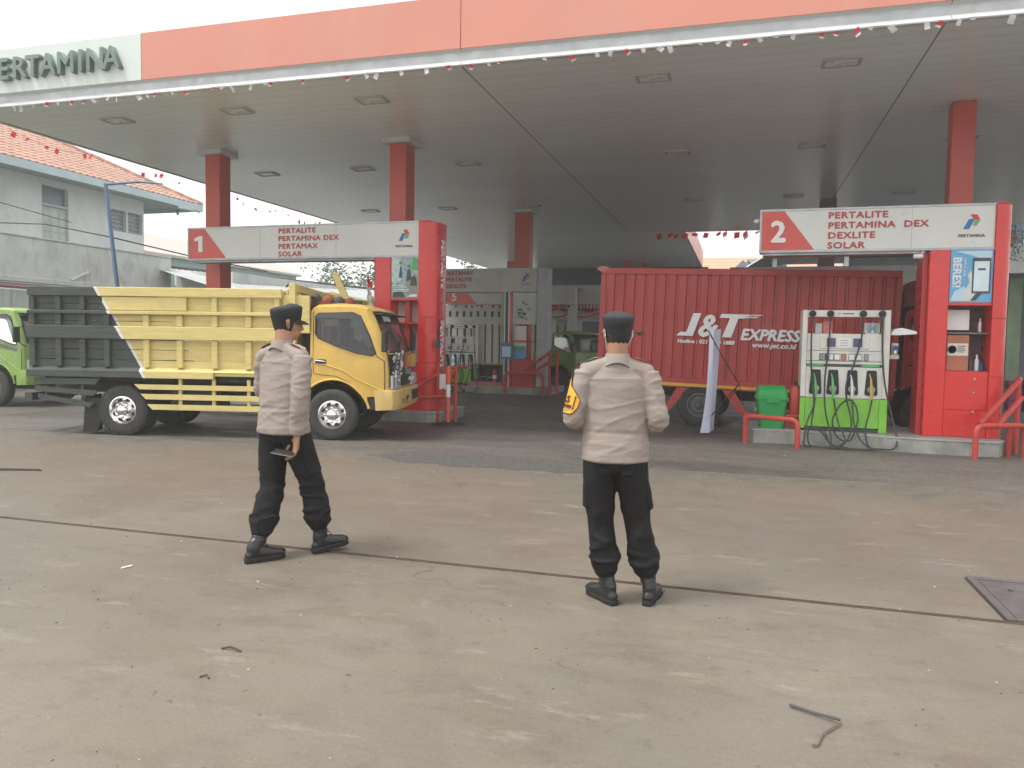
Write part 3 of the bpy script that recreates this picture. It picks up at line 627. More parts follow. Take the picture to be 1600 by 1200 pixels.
# ------------------------------------------------------------------ guard rails
def rail(paths, label, r=.04):
    o = empty('guard_rail', paths[0][0], 0, label, 'guard rail', 'red pipe guards at the island ends')
    b0 = Vector(paths[0][0])
    for p in paths:
        MB().tube([Vector(q)-b0 for q in p], r, 10).build('pipe', REDP, o, smooth=True)
    return o
def bent(a, b, h, rr=.1):       # U-shaped hoop from foot a to foot b
    a = Vector(a+(0,)); b = Vector(b+(0,)); d = (b-a).normalized(); up = Vector((0, 0, 1)); out = [a]
    for k in range(6):
        t = R(90)*k/5; out.append(a+up*(h-rr)+up*rr*math.sin(t)+d*rr*(1-math.cos(t)))
    for k in range(6):
        t = R(90)*(1-k/5); out.append(b+up*(h-rr)+up*rr*math.sin(t)-d*rr*(1-math.cos(t)))
    return out+[b]
rail([bent((.12, 12.55), (.86, 12.12), .42), bent((.12, 12.56), (.12, 13.2), .42)], 'low red pipe hoop in front of the green bin')
rail([bent((2.95+.22, 11.98), (3.88, 12.35), .46), [(3.3, 12.3, .46), (3.88, 12.7, 1.08), (3.9, 12.78, 1.1)], [(3.55, 12.35, .46), (3.9, 12.62, .84)], [(3.9, 12.8, 0), (3.9, 12.8, 1.12)], [(3.72, 12.5, 0), (3.74, 12.5, .46)]],
     'red pipe guard with slanting bars at the foot of the right kiosk')
rail([[(-5.02, 13.3, 0), (-5.02, 13.3, 1.02), (-5.02, 13.9, 1.02)], [(-5.35, 13.25, 0), (-5.35, 13.25, 1.02), (-5.02, 13.3, 1.02)], [(-5.75, 13.05, .62), (-5.35, 13.25, .9)], [(-5.8, 13.0, .45), (-5.05, 13.2, .5)], [(-5.35, 13.2, .42), (-5.02, 13.25, .98)]],
     'red pipe guard at the right end of the island behind the yellow truck', .032)
rail([bent((-6.35, 20.75), (-5.25, 20.75), .62), [(-5.9, 20.8, .62), (-5.1, 20.9, 1.22)], [(-5.6, 20.8, .62), (-5.1, 20.9, .95)], [(-5.1, 20.9, 0), (-5.1, 20.9, 1.24)], [(-4.9, 21.0, 0), (-4.9, 21.0, 1.24), (-5.1, 20.9, 1.24)]],
     'far red pipe guard at the foot of the striped kiosk', .045)
# plate with no-smoking print and bottle on the guard of island one
o = MB().box(0, .22, 0, .01, 0, .28).build('warning_plate', WHITE, None, loc=(-5.3, 13.19, .62), label='white printed plate fixed to the red guard behind the truck bumper', cat='sign')
o = empty('water_bottle', (-5.1, 13.35, 1.06), 0, 'small water bottle with blue label standing on the red guard rail', 'bottle')
MB().lathe([(.033, 0), (.033, .14), (.013, .18), (.013, .21)], n=14).build('bottle_body', mat('pale blue plastic', (.5, .6, .7)), o, smooth=True); MB().lathe([(.034, .05), (.034, .12)], n=14).build('bottle_label', LBLUE, o, smooth=True)
# squeegee hanging on island-one column
o = empty('squeegee', (-5.36, 13.25, 1.5), 0, 'black window squeegee hanging on the end of the left red kiosk', 'squeegee')
MB().bar((0, 0, 0), (.04, -.03, .42), .02, .02).build('handle', BLACK, o); MB().box(-.04, .03, -.05, .05, -.12, .02).build('blade', DKGREY, o)
# delineator post
o = empty('barrier_post', (-5.03, 12.95, 0), 0, 'slim orange and white post on a round black base beside the left island', 'barrier post')
ORG = mat('orange plastic', (.62, .1, .045), .5, var=.12)
MB().lathe([(.3, 0), (.3, .02), (.12, .05)], n=28).build('base', BLACK, o, smooth=True)
MB().lathe([(.045, .051), (.04, .5)], n=16).build('shaft', ORG, o, smooth=True); MB().lathe([(.041, .501), (.04, .73)], n=16).build('sleeve', WHITE, o, smooth=True)
MB().lathe([(.045, .731), (.05, .95), (.035, 1.02), (.03, 1.06), (.015, 1.07)], n=16).build('cap', ORG, o, smooth=True)

# ------------------------------------------------------------------ bin, extinguisher, banner
BG = mat('green bin plastic', (.025, .31, .075), .35, var=.15, dirt=.2, spec=.5)
o = empty('waste_bin', (.5, 12.86, .221), R(6), 'green plastic waste bin with swing lid on the right island', 'bin')
def rr(w, d, z, y=0, n=5, r=.05):
    out = []
    for cx, cy, a0 in ((w-r, d-r, 0), (-w+r, d-r, 90), (-w+r, -d+r, 180), (w-r, -d+r, 270)):
        for i in range(n): a = R(a0+90*i/(n-1)); out.append((cx+r*math.cos(a), cy+r*math.sin(a)+y, z))
    return out
MB().ring([rr(.175, .15, 0), rr(.185, .16, .1), rr(.225, .2, .46)]).build('bin_body', BG, o, smooth=True, sharp=50)
MB().ring([rr(.24, .215, .462), rr(.24, .215, .49), rr(.23, .2, .5), rr(.225, .17, .58), rr(.2, .1, .66), rr(.18, .055, .675)]).build('lid', BG, o, smooth=True, sharp=50)
MB().box(-.1, .1, -.222, -.215, .405, .46).build('latch', BG, o, bevel=.004)
o = empty('fire_extinguisher', (.845, 12.78, .221), 0, 'red fire extinguisher between the green bin and the pump', 'fire extinguisher')
MB().box(-.13, .08, .1, .14, 0, .25).box(-.13, .08, -.08, .1, .2, .23).build('bracket', REDP, o)
MB().lathe([(.07, .231), (.08, .25), (.08, .62), (.06, .67), (.02, .69)], n=18).build('cylinder', mat('dull red cylinder', (.42, .04, .035), .4), o, smooth=True, sharp=60)
MB().lathe([(.018, .69), (.018, .74)], n=8).box(-.05, .04, -.01, .01, .735, .75).build('valve', BLACK, o)
MB().tube([(.02, -.02, .72), (.09, -.03, .6), (.09, -.02, .4)], .01, 6).build('hose', BLACK, o)
# cross-frame banner seen edge on from behind
o = empty('banner_stand', (-.42, 13.3, 0), 0, 'tall narrow white banner on a thin black cross stand in front of the red container', 'banner')
BAN = mat('white banner cloth', (.62, .64, .78), .6, var=.06)
P = []
for i in range(13):
    t = i/12; z = .04+1.72*t; bow = .05*math.sin(math.pi*t)
    P.append([(-.10-.10*(1-t)**3 + .02, -.12+.1*t+bow, z*1.0), (-.03+.02*t, -.02+bow, z), (.0+.04*t, .1+bow*.5, z+.02), (.03+.07*t, .2, z+.03)])
MB().grid(P).build('cloth', BAN, o, smooth=True)
MB().tube([(-.1, -.06, 1.76), (.18, .12, 1.25), (.42, .3, .86)], .009, 6).tube([(.42, .3, .86), (.05, .1, .4), (-.24, -.14, .03)], .009, 6).tube([(.42, .3, .86), (.5, .4, .5)], .007, 6).tube([(.42, .3, .86), (.2, .45, .45), (.05, .5, .02)], .007, 6).build('cross_frame', BLACK, o, smooth=True)
# ------------------------------------------------------------------ trucks
TRIM = mat('black rubber trim', (.02, .02, .02), .5, var=.2)
INT = mat('dark cab interior', (.045, .045, .05), .8)
GLS = glassmat('tinted cab glass', (.75, .8, .8), .93, .03)
GLD = glassmat('dark tinted glass', (.3, .33, .33), .6, .04)
WSH = glassmat('reflective windscreen glass', (.6, .6, .58), .7, .05)

def wheel(root, x, y, z, r, w, rim='chrome', face=-1, lugs=False, name='wheel'):
    """face: -1 looks to -y. Hub mesh is the part, tyre and rim are its sub-parts."""
    f = face
    hub = MB().lathe([(.001, 0), (.075, 0), (.07, f*.05), (.04, f*.075), (.001, f*.08)], (x, y, z), 'y', 20).build(name, CHROME if rim == 'chrome' else DKGREY, root, smooth=True)
    b = MB(); ri = r*.53
    prof = [(ri, f*.02), (ri+.02, f*(w*.48)), (r*.8, f*(w*.56)), (r*.93, f*(w*.5)), (r*.99, f*(w*.38)), (r, f*(w*.1)), (r, -f*w*.3), (r*.96, -f*w*.45), (ri, -f*w*.45)]
    b.lathe([(a, h-f*w*.5) for a, h in prof], (x, y, z), 'y', 44, cap=False)
    n = 44
    for k in range(n):
        a = 2*math.pi*k/n; a2 = a + .08; c, s_ = math.cos(a), math.sin(a)
        big = lugs
        rr0, rr1 = r*.93, r*(1.018 if big else 1.006)
        p = [Vector((x+rr1*math.cos(q), 0, z+rr1*math.sin(q))) for q in (a, a2)] + [Vector((x+rr0*math.cos(q), 0, z+rr0*math.sin(q))) for q in (a2, a)]
        y0_, y1_ = y+f*(-.01 if big else -.05)*w/.2, y-f*w*.42
        b.add([(v.x, y0_, v.z) for v in p]+[(v.x, y1_, v.z) for v in p], [(0, 1, 2, 3), (7, 6, 5, 4), (0, 4, 5, 1), (1, 5, 6, 2), (2, 6, 7, 3), (3, 7, 4, 0)])
    b.build('tyre', TYRE, hub, smooth=True, sharp=40)
    rm = CHROME if rim == 'chrome' else mat('dull steel rim', (.16, .16, .16), .6, .3)
    yy = y-f*.02
    b = MB().lathe([(ri+.012, yy-y+f*.015), (ri-.005, yy-y+f*.02), (ri-.02, yy-y), (ri*.78, yy-y-f*.03), (ri*.6, yy-y+f*.02), (.07, yy-y+f*.01), (.07, yy-y-f*.02), (ri-.03, yy-y-f*.06), (ri+.01, yy-y-f*.04)], (x, y, z), 'y', 32, cap=False)
    for k in range(8):
        a = 2*math.pi*k/8
        b.lathe([(.018, 0), (.018, f*.03), (.008, f*.035)], (x+.105*math.cos(a), yy-f*.0+f*.008, z+.105*math.sin(a)), 'y', 6)
    rmo = b.build('rim', rm, hub, smooth=True, sharp=50)
    if rim != 'chrome': return hub
    for k in range(8):
        a = 2*math.pi*(k+.5)/8; q = ri*.74
        b = MB().lathe([(.026, 0), (.026, f*.004)], (x+q*math.cos(a), yy-f*.016, z+q*math.sin(a)), 'y', 10)
        if k == 0: hole = MB()
        hole.v and None
        hole.lathe([(.028, 0), (.028, f*.006)], (x+q*math.cos(a), yy-f*.014, z+q*math.sin(a)), 'y', 10)
    hole.build('rim_hole', BLACK, hub, kind='stuff')
    return hub

def boolean(o, cutters):
    par = o.parent; o.parent = None
    for q in [o]+cutters:
        bm = bmesh.new(); bm.from_mesh(q.data); bmesh.ops.remove_doubles(bm, verts=bm.verts, dist=1e-4); bmesh.ops.triangulate(bm, faces=bm.faces); bmesh.ops.recalc_face_normals(bm, faces=bm.faces); bm.to_mesh(q.data); bm.free()
    for c in cutters:
        md = o.modifiers.new('cut', 'BOOLEAN'); md.operation = 'DIFFERENCE'; md.object = c; md.solver = 'EXACT'; md.material_mode = 'TRANSFER'
    bpy.context.view_layer.update(); dg = bpy.context.evaluated_depsgraph_get()
    me = bpy.data.meshes.new_from_object(o.evaluated_get(dg)); o.modifiers.clear(); o.data = me
    for c in cutters: bpy.data.objects.remove(c)
    o.parent = par
    for p in me.polygons: p.use_smooth = True
    me.set_sharp_from_angle(angle=R(30))

def cab(root, paint, band=None, w0=.05, w1=1.80, visor=None, stripe=None, deco=False, lights=True, seatm=None):
    """Forward-control cab in truck coordinates: front wheel centre at x=3.25, front face near x=4."""
    arch = [(3.25+.5*math.cos(R(a)), .40+.5*math.sin(R(a))) for a in range(18, 131, 8)]
    arch = [(3.736, .50)] + arch[0:]
    side = [(2.90, .80)] + [(2.90, 1.2), (2.90, 1.93), (2.93, 2.0), (3.0, 2.045), (3.3, 2.065), (3.6, 2.05), (3.73, 2.01), (3.79, 1.95), (3.9, 1.62), (3.98, 1.34), (4.0, 1.22), (4.02, .95), (4.02, .70), (3.93, .67), (3.735, .66)] + arch + [(2.915, .80)]
    cx = .5*(w0+w1)
    def section(y, df, dt):
        out = []
        for (a, z) in side:
            if a > 3.75 and z > .6: a -= df*(1 if a > 3.85 else .75)
            if z > 1.95: z -= dt*(z-1.93)/.12
            yy = y + (cx-y)*max(0, z-1.3)*.085
            out.append((a, yy, z))
        return out
    half = [(w0, .10, .05), (w0+.02, .06, .03), (w0+.07, .022, .01), (w0+.2, .0, 0), (cx, -.03, -.01)]
    secs = [section(*h) for h in half] + [section(2*cx-y, a, b) for y, a, b in reversed(half[:-1])]
    body = MB().ring(secs).build('cab_body', paint, root)
    inn = MB().prism([(2.96, .92), (2.96, 1.95), (3.05, 1.99), (3.6, 2.0), (3.72, 1.93), (3.92, 1.3), (3.95, .95), (3.7, .95), (3.5, 1.02), (3.0, 1.02)], 'xz', w0+.07, w1-.07).build('c', INT)
    win = [(2.98, 1.60), (2.98, 1.86), (3.02, 1.90), (3.54, 1.915), (3.64, 1.87), (3.75, 1.58), (3.83, 1.30), (3.79, 1.285), (3.62, 1.32), (3.3, 1.42), (3.02, 1.54)]
    sw = MB().prism(win, 'xz', -.3, w1+.4).build('c', None)
    ws = MB().prism([(3.86, 1.33), (4.2, 1.30), (4.1, 2.1), (3.9, 1.95), (3.7, 1.945)], 'xz', w0+.11, w1-.11).build('c', None)
    bw = MB().box(2.5, 3.0, .4, 1.45, 1.45, 1.85).build('c', None)
    boolean(body, [inn, sw, ws, bw])
    ln = MB().box(2.97, 3.0, w0+.1, w1-.1, .95, 1.44).box(3.0, 3.9, w0+.1, w1-.1, 1.9, 1.92).box(2.99, 3.9, w0+.1, w1-.1, .93, 1.0).build('cab_lining', INT, root)
    def ysh(z, far): y = w0 if not far else w1; return y + (cx-y)*max(0, z-1.3)*.085
    for far in (0, 1):
        e = -.004 if not far else .004; th = .006 if not far else -.006
        ins = [(3.4+(a-3.4)*1.0, 1.6+(z-1.6)*1.0) for a, z in win]
        m = MB(); n = len(ins)
        m.add([(a, ysh(z, far)+.012*(1 if not far else -1), z) for a, z in ins], [tuple(range(n))]); m.build('side_window', GLS, root)
        gk = MB(); loop = [(a, ysh(z, far)-.002*(1 if not far else -1), z) for a, z in win]; gk.tube(loop+[loop[0]], .014, 6, cap=False); gk.build('window_seal', TRIM, root, smooth=True)
        # door shut lines, lower crease and handle
        s_ = 1 if not far else -1; yo = ysh(1, far)
        dl = MB(); P = [(2.945, 1.92), (2.945, 1.15), (2.96, 1.0), (3.05, .985), (3.3, .965), (3.5, .87), (3.66, .70)]
        dl.tube([(a, ysh(z, far)-.001*s_, z) for a, z in P], .005, 4).tube([(a, ysh(z, far)-.001*s_, z) for a, z in ((3.925-.09, 1.28), (3.935, 1.2), (3.94, .95), (3.935, .68))], .005, 4)
        dl.build('door_seam', TRIM, root)
        lip = [(3.25+.515*math.cos(R(a)), ysh(.8, far)-.004*s_, .40+.515*math.sin(R(a))) for a in range(10, 133, 8)]
        MB().tube(lip, .017, 6).build('wheel_arch_lip', paint, root, smooth=True)
        cr = [(2.95, 1.16), (3.15, 1.13), (3.4, 1.05), (3.6, .93), (3.76, .84), (3.92, .74)]
        MB().tube([(a, ysh(z, far)-.003*s_, z) for a, z in cr], .009, 5).build('door_crease', paint, root, smooth=True)
        hd = MB().box(2.98, 3.14, yo-.012*s_ if s_ > 0 else yo, yo if s_ > 0 else yo+.012, 1.15, 1.215).build('door_handle', TRIM, root, bevel=.005)
        MB().tube([(2.985, yo-.014*s_, 1.195), (3.06, yo-.03*s_, 1.19), (3.13, yo-.014*s_, 1.18)], .011, 6).build('grip', CHROME, hd, smooth=True)
        # rain visor over the side window
        vz = MB(); A = [(3.0, 1.9), (3.3, 1.915), (3.55, 1.91), (3.65, 1.86), (3.74, 1.6), (3.8, 1.4)]; Bq = [(3.0, 1.82), (3.28, 1.83), (3.5, 1.82), (3.59, 1.77), (3.68, 1.55), (3.76, 1.38)]
        vz.grid([[(a, ysh(z, far)-.02*s_, z) for a, z in A], [(a, ysh(z, far)-.035*s_, z) for a, z in Bq]]); vz.build('rain_visor', GLD, root, smooth=True)
        if stripe:
            MB().add([(a, ysh(1, far)-.005*s_, z) for a, z in ((2.96, 1.44), (3.3, 1.33), (3.84, 1.22), (3.84, 1.15), (3.3, 1.26), (2.96, 1.37))], [(0, 1, 4, 5), (1, 2, 3, 4)]).build('side_stripe', stripe, root)
    # windscreen
    def wsx(t, y):    # curve matching the sections
        e = min(abs(y-w0), abs(y-w1)); return -.03*min(1, e/.87)*-1
    N_ = 9; P = []
    for i in range(N_):
        y = w0+.12+(w1-w0-.24)*i/(N_-1); e = min(y-w0, w1-y)
        fo = .0+.03*min(1, max(0, (e-.2)/.6)) - (.022*max(0, 1-(e-.07)/.13) if e < .2 else 0)
        yy = lambda z: y+(cx-y)*max(0, z-1.3)*.085
        P.append([(3.975+fo-.008, yy(1.33), 1.33), (3.9+fo-.008, yy(1.6), 1.6), (3.79+fo*.8-.008, yy(1.94), 1.94)])
    MB().grid(P).build('windscreen', WSH, root, smooth=True)
    MB().grid([[tuple(Vector(p[2])+Vector((.004, 0, 0))), tuple(Vector(p[2]).lerp(Vector(p[1]), .48)+Vector((.006, 0, 0)))] for p in P]).build('sun_strip', TRIM, root)
    lp = [p[0] for p in P]+[p[2] for p in reversed(P)]; MB().tube(lp+[lp[0]], .018, 6, cap=False).build('window_seal', TRIM, root, smooth=True)
    # wipers
    MB().tube([(4.0, .5, 1.31), (3.99, .75, 1.4), (3.95, 1.05, 1.5)], .008, 5).tube([(4.01, 1.1, 1.31), (3.99, 1.3, 1.38), (3.95, 1.55, 1.44)], .008, 5).build('wiper', BLACK, root)
    # seats, wheel, dashboard
    sm = seatm or mat('brown seat cover', (.12, .05, .045), .8)
    for y in (.5, 1.35):
        s0 = MB().box(3.05, 3.5, y-.24, y+.24, 1.02, 1.2).build('seat', sm, root, bevel=.03, seg=2)
        MB().box(3.02, 3.14, y-.22, y+.22, 1.2, 1.72).build('backrest', sm, s0, bevel=.03, seg=2)
    MB().box(3.68, 3.93, w0+.1, w1-.1, 1.05, 1.3).build('dashboard', DKGREY, root, bevel=.03, seg=2)
    MB().tube([(3.58+.05*math.sin(a), .5+.2*math.cos(a), 1.36+.17*math.sin(a)) for a in [2*math.pi*i/20 for i in range(21)]], .013, 6).build('steering_wheel', BLACK, root, smooth=True)
    # front face panel, lamps
    fx = 4.025
    fp = MB(); Q = []
    for i in range(9):
        y = w0+.04+(w1-w0-.08)*i/8; e = min(y-w0, w1-y); x = fx+.03*min(1, e/.6)-(.05*max(0, 1-e/.15))
        Q.append([(x-.025, y, 1.3), (x, y, 1.1), (x+.005, y, .80)])
    fp.grid(Q).build('front_panel', BLACK if deco else paint, root, smooth=True)
    for s_, y in ((1, w0+.03), (-1, w1-.03)):
        y0_, y1_ = sorted((y, y+s_*.42))
        h = MB().prism([(3.93, y), (4.03, y+s_*.06), (4.07, y+s_*.2), (4.075, y+s_*.42), (3.95, y+s_*.42)], 'xy', .775, .985).build('headlight', mat('clear lamp lens', (.6, .63, .63), .15, .2), root, bevel=.008)
        MB().box(4.06, 4.083, min(y+s_*.08, y+s_*.2), max(y+s_*.08, y+s_*.2), .8, .96).build('lamp_frame', mat('grey lamp bezel', (.3, .32, .33), .4), h)
        MB().lathe([(.045, 0), (.045, .01)], (4.078, y+s_*.14, .92), 'x', 14).build('indicator', mat('orange indicator', (.5, .16, .06), .3), h)
        MB().lathe([(.05, 0), (.05, .008), (.03, .012)], (4.073, y+s_*.31, .88), 'x', 14).build('reflector', CHROME, h)
        # mirror
        yy = y-s_*.16
        mr = MB().box(3.93, 3.99, yy-.07, yy+.07, 1.34, 1.66).build('mirror', TRIM, root, bevel=.02, seg=2)
        MB().tube([(3.96, yy, 1.6), (3.97, y+s_*.05, 1.72)], .009, 5).tube([(3.96, yy, 1.38), (4.0, y+s_*.03, 1.25)], .009, 5).build('mirror_arm', TRIM, mr)
    MB().box(3.72, 3.9, w0+.06, w0+.3, .46, .66).box(3.72, 3.9, w1-.3, w1-.06, .46, .66).build('step', DKGREY, root, bevel=.01)
    return body

# ============ yellow truck
T1 = empty('timber_sided_truck', (-9.0, 9.5, 0), math.atan2(.222, .975), 'yellow truck with tall slatted timber bed painted dark green at the rear', 'truck')
YC = (.62, .40, .075); YB = (.64, .52, .2); DK = (.045, .055, .048)
YCAB = mat('golden yellow cab paint', YC, .32, var=.08, vs=1.5, dirt=.32, dcol=(.3, .19, .07), coat=.35)
YBUMP = mat('faded yellow bumper', (.6, .42, .15), .4, var=.1, dirt=.25)
def bed_mat(name, yel, dk, edge):
    m, t, P, N, L = nodes_of(name)
    co = N('ShaderNodeTexCoord').outputs['Object']; s_ = N('ShaderNodeSeparateXYZ'); L(co, s_.inputs[0])
    # paint border: x = -.39 at z 2.26, x = .38 at z .89
    a = N('ShaderNodeMath'); a.operation = 'MULTIPLY_ADD'; a.inputs[1].default_value = .562; L(s_.outputs[2], a.inputs[0]); L(s_.outputs[0], a.inputs[2])
    nz = noise(N, L, co, 9, 3); b = N('ShaderNodeMath'); b.operation = 'MULTIPLY_ADD'; b.inputs[1].default_value = .03; L(nz, b.inputs[0]); L(a.outputs[0], b.inputs[2])
    grain = noise(N, L, co, 2.2, 6, .6, .2, (1, 1, 9)); gr2 = noise(N, L, co, 1.4, 7, .7, .4)
    dark = mixc(N, L, ramp(N, L, grain, .3, .7), tuple(x*.7 for x in dk), tuple(x*1.35 for x in dk))
    yell = mixc(N, L, ramp(N, L, grain, .3, .7), tuple(x*.84 for x in yel), tuple(min(1, x*1.06) for x in yel))
    yell = mixc(N, L, ramp(N, L, gr2, .56, .8, 0, .65), yell, (.3, .24, .12))
    c = mixc(N, L, ramp(N, L, b.outputs[0], .875, .878), dark, (.66, .66, .62))
    c = mixc(N, L, ramp(N, L, b.outputs[0], .925, .928), c, yell)
    L(c, P.inputs['Base Color']); P.inputs['Roughness'].default_value = .6
    h = N('ShaderNodeMath'); h.operation = 'ADD'; L(grain, h.inputs[0]); L(gr2, h.inputs[1]); bumpn(N, L, P, h.outputs[0], .35, .01)
    return m
BED = bed_mat('two tone painted timber', YB, DK, 0); BEDY = mat('yellow painted timber', YB, .6, var=.12, vs=2.2, dirt=.4, dcol=(.3, .24, .12), bump=.2, sc=(1, 1, 5)); BEDD = mat('dark green painted timber', DK, .6, var=.25, vs=2.2, bump=.2, sc=(1, 1, 5))
x0, x1 = -1.45, 2.5; W0, W1 = -.05, 1.9
rb = random.Random(4)
def planks(y, zs, name='plank', th=.03, out=0):
    for za, zb in zs:
        # each board in one piece with slightly uneven edges
        dy = rb.uniform(-.004, .004); b = MB(); n = 7; top = []; bot = []
        for i in range(n+1):
            x = x0+.03+(x1-x0-.06)*i/n; top.append((x, zb-.005+rb.uniform(-.005, .003))); bot.append((x, za+.005+rb.uniform(-.003, .004)))
        b.prism(bot+top[::-1], 'xz', y+dy, y+dy+th); b.build(name, BED, T1)
for y in (.03, 1.82):
    planks(y, [(1.0, 1.155), (1.155, 1.31), (1.31, 1.46), (1.46, 1.6), (1.6, 1.74), (1.74, 1.885), (1.885, 2.0), (2.0, 2.12), (2.12, 2.235)])
MB().box(x0+.03, x1-.03, .07, 1.81, .95, 1.0).build('bed_floor', BED, T1)
for s_, y in ((-1, W0), (1, W1)):
    def rl(n, xa, xb, za, zb, d0, d1, bev=.006):
        ya, yb = (y+d0, y+d1) if s_ < 0 else (y-d1, y-d0)
        MB().box(xa, xb, ya, yb, za, zb).build(n, BED, T1, bevel=bev)
    rl('top_rail', x0, x1, 2.115, 2.25, .0, .055)
    if s_ < 0: rl('upper_panel', -.28, 1.03, 1.905, 2.105, .02, .06)
    rl('thin_rail', x0, x1, 1.845, 1.895, -.015, .05)
    rl('middle_rail', x0-.02, x1, 1.47, 1.665, -.01, .055)
    rl('lower_rail', x0-.02, 1.46 if s_ < 0 else x1, .885, .985, -.02, .06); 
    MB().prism([(W0-.02 if s_ < 0 else W1+.02, .986), (W0+.06 if s_ < 0 else W1-.06, .986), (W0+.078 if s_ < 0 else W1-.078, 1.04)], 'yz', x0-.02, x1).build('ledge', BED, T1)
    if s_ < 0: rl('lower_rail', 1.47, x1, .93, 1.0, .0, .06)
    posts = [-1.40, -.98, -.6, -.22, .40, .92, 1.46, 1.98, 2.42]
    for k, px in enumerate(posts):
        rl('stake', px-.045, px+.045, 1.045, 1.465, .02, .075)
        rl('stake', px-.045, px+.045, 1.67, 1.84, .02, .075)
        if k > 4 or k < 4: 
            if px < -.3 or px > 1.0 or s_ > 0: rl('stake', px-.04, px+.04, 1.9, 2.11, .02, .072)
    # slats under the bed, each its own board
    for k, (za, zb, xa, xb) in enumerate(((.715, .79, .24, 2.68), (.565, .645, .34, 2.68), (.41, .49, .44, 2.68))):
        ya, yb = (y+.0, y+.035) if s_ < 0 else (y-.035, y)
        MB().prism([(xa+.06, za), (xa-.02, zb), (xb, zb), (xb, za)], 'xz', ya, yb).build('side_slat', BEDY, T1)
    for px in (.92, 1.44, 1.98, 2.5):
        ya, yb = (y+.036, y+.07) if s_ < 0 else (y-.07, y-.036)
        MB().box(px-.025, px+.025, ya, yb, .4, .88).build('slat_bracket', BEDY, T1)
    for k, (xa, xb, z0a, z0b, h) in enumerate(((-1.36, -.36, .77, .775, .09), (-1.35, -.4, .66, .6, .08), (-1.3, -.46, .55, .42, .07))):
        ya, yb = (y+.0, y+.035) if s_ < 0 else (y-.035, y)
        MB().prism([(xa, z0a), (xb-.03, z0b), (xb+.04, z0b+h), (xa, z0a+h)], 'xz', ya, yb).build('side_slat', BED, T1)
    for px in (-1.2, -.62):
        ya, yb = (y+.036, y+.065) if s_ < 0 else (y-.065, y-.036)
        MB().box(px-.02, px+.02, ya, yb, .52, .88).build('slat_bracket', BED, T1)
# tailgate and headboard boards
for xx in (x0, x1-.03):
    for k in range(8):
        z = 1.0+k*.154; MB().box(xx, xx+.028, .065, 1.81, z+.003, z+.15).build('plank', BED, T1, bevel=.003)
    for yy in (.1, .7, 1.2, 1.74): MB().box(xx+(-.05 if xx < 0 else .03), xx+(0 if xx < 0 else .08), yy, yy+.08, .95, 2.25).build('stake', BED, T1, bevel=.005)
MB().box(-1.62, -1.5, .1, 1.7, .5, .62).build('under_run_bar', BED, T1)
# posts and beams between the bed and the cab
for yy, zt in ((-.02, 2.34), (1.8, 2.32)): MB().box(2.60, 2.70, yy, yy+.09, .95, zt).build('head_post', BED, T1, bevel=.006)
MB().bar((2.66, .1, 2.27), (2.75, 1.75, 2.2), .07, .12).build('head_beam', BED, T1, bevel=.006)
MB().bar((2.52, .1, 2.29), (2.60, .0, 2.33), .02, .02).build('hook', rust, T1)
MB().box(2.5, 2.9, .02, .07, 1.6, 2.16).build('head_panel', BED, T1, bevel=.004)
MB().prism([(2.9, 2.2), (3.03, 2.2), (2.84, 2.62), (2.79, 2.66), (2.74, 2.6)], 'xz', 1.7, 1.76).build('pointed_board', BED, T1, bevel=.004)
MB().box(3.33, 3.43, 1.72, 1.8, 2.0, 2.26).build('head_post', BED, T1, bevel=.004)
MB().bar((2.7, 1.72, 2.27), (3.35, 1.76, 2.12), .05, .11).build('head_beam', BED, T1, bevel=.005)
# twisted tarpaulin roll above the cab
tp = empty('tarpaulin_roll', (0, 0, 0), 0, 'twisted dark and orange tarpaulin roll lying above the yellow cab', 'tarpaulin'); tp.parent = None
tp.location = T1.location; tp.rotation_euler = T1.rotation_euler
for k, mm in ((0, mat('dark grey tarpaulin', (.07, .075, .08), .6, var=.3)), (1, mat('orange brown tarpaulin', (.32, .1, .06), .6, var=.3))):
    pts = []
    for i in range(50):
        t = i/49; a = t*13+k*math.pi; pts.append((2.86+.3*t+.05*math.cos(a), .2+1.5*t, 2.10+.05*math.sin(a)))
    MB().tube(pts, .065, 10).build('tarpaulin_fold', mm, tp, smooth=True)
for xx in (3.1,): MB().box(2.72, 2.86, .1, 1.7, 1.85, 2.06).build('tarpaulin_fold', mat('dark brown tarpaulin', (.1, .06, .05), .7, var=.4), tp, bevel=.03, seg=2)
# small flag
fl = empty('flag', (0, 0, 0), 0, 'small drooping red and white flag on a stick behind the yellow cab roof', 'flag'); 
fp_ = T1.matrix_basis if False else Matrix.Translation(T1.location) @ Matrix.Rotation(T1.rotation_euler.z, 4, 'Z')
fl.location = fp_ @ Vector((3.38, 1.7, 2.05))
MB().tube([(0, 0, 0), (-.02, 0, .56)], .008, 6).build('stick', rust, fl)
def cloth(z0, z1, w, m):
    P = []
    for i in range(7):
        t = i/6; z = z0+(z1-z0)*t; P.append([(-.02+w*(.15+.35*math.sin(q*1.9+t*2))*(q/3), -.02+.03*math.sin(q*3+t*3), z-.05*q/3) for q in range(5)])
    MB().grid(P).build('flag_cloth', m, fl, smooth=True)
cloth(.4, .54, .14, FLR); cloth(.2, .4, .12, FLW); cloth(.02, .22, .17, FLW)
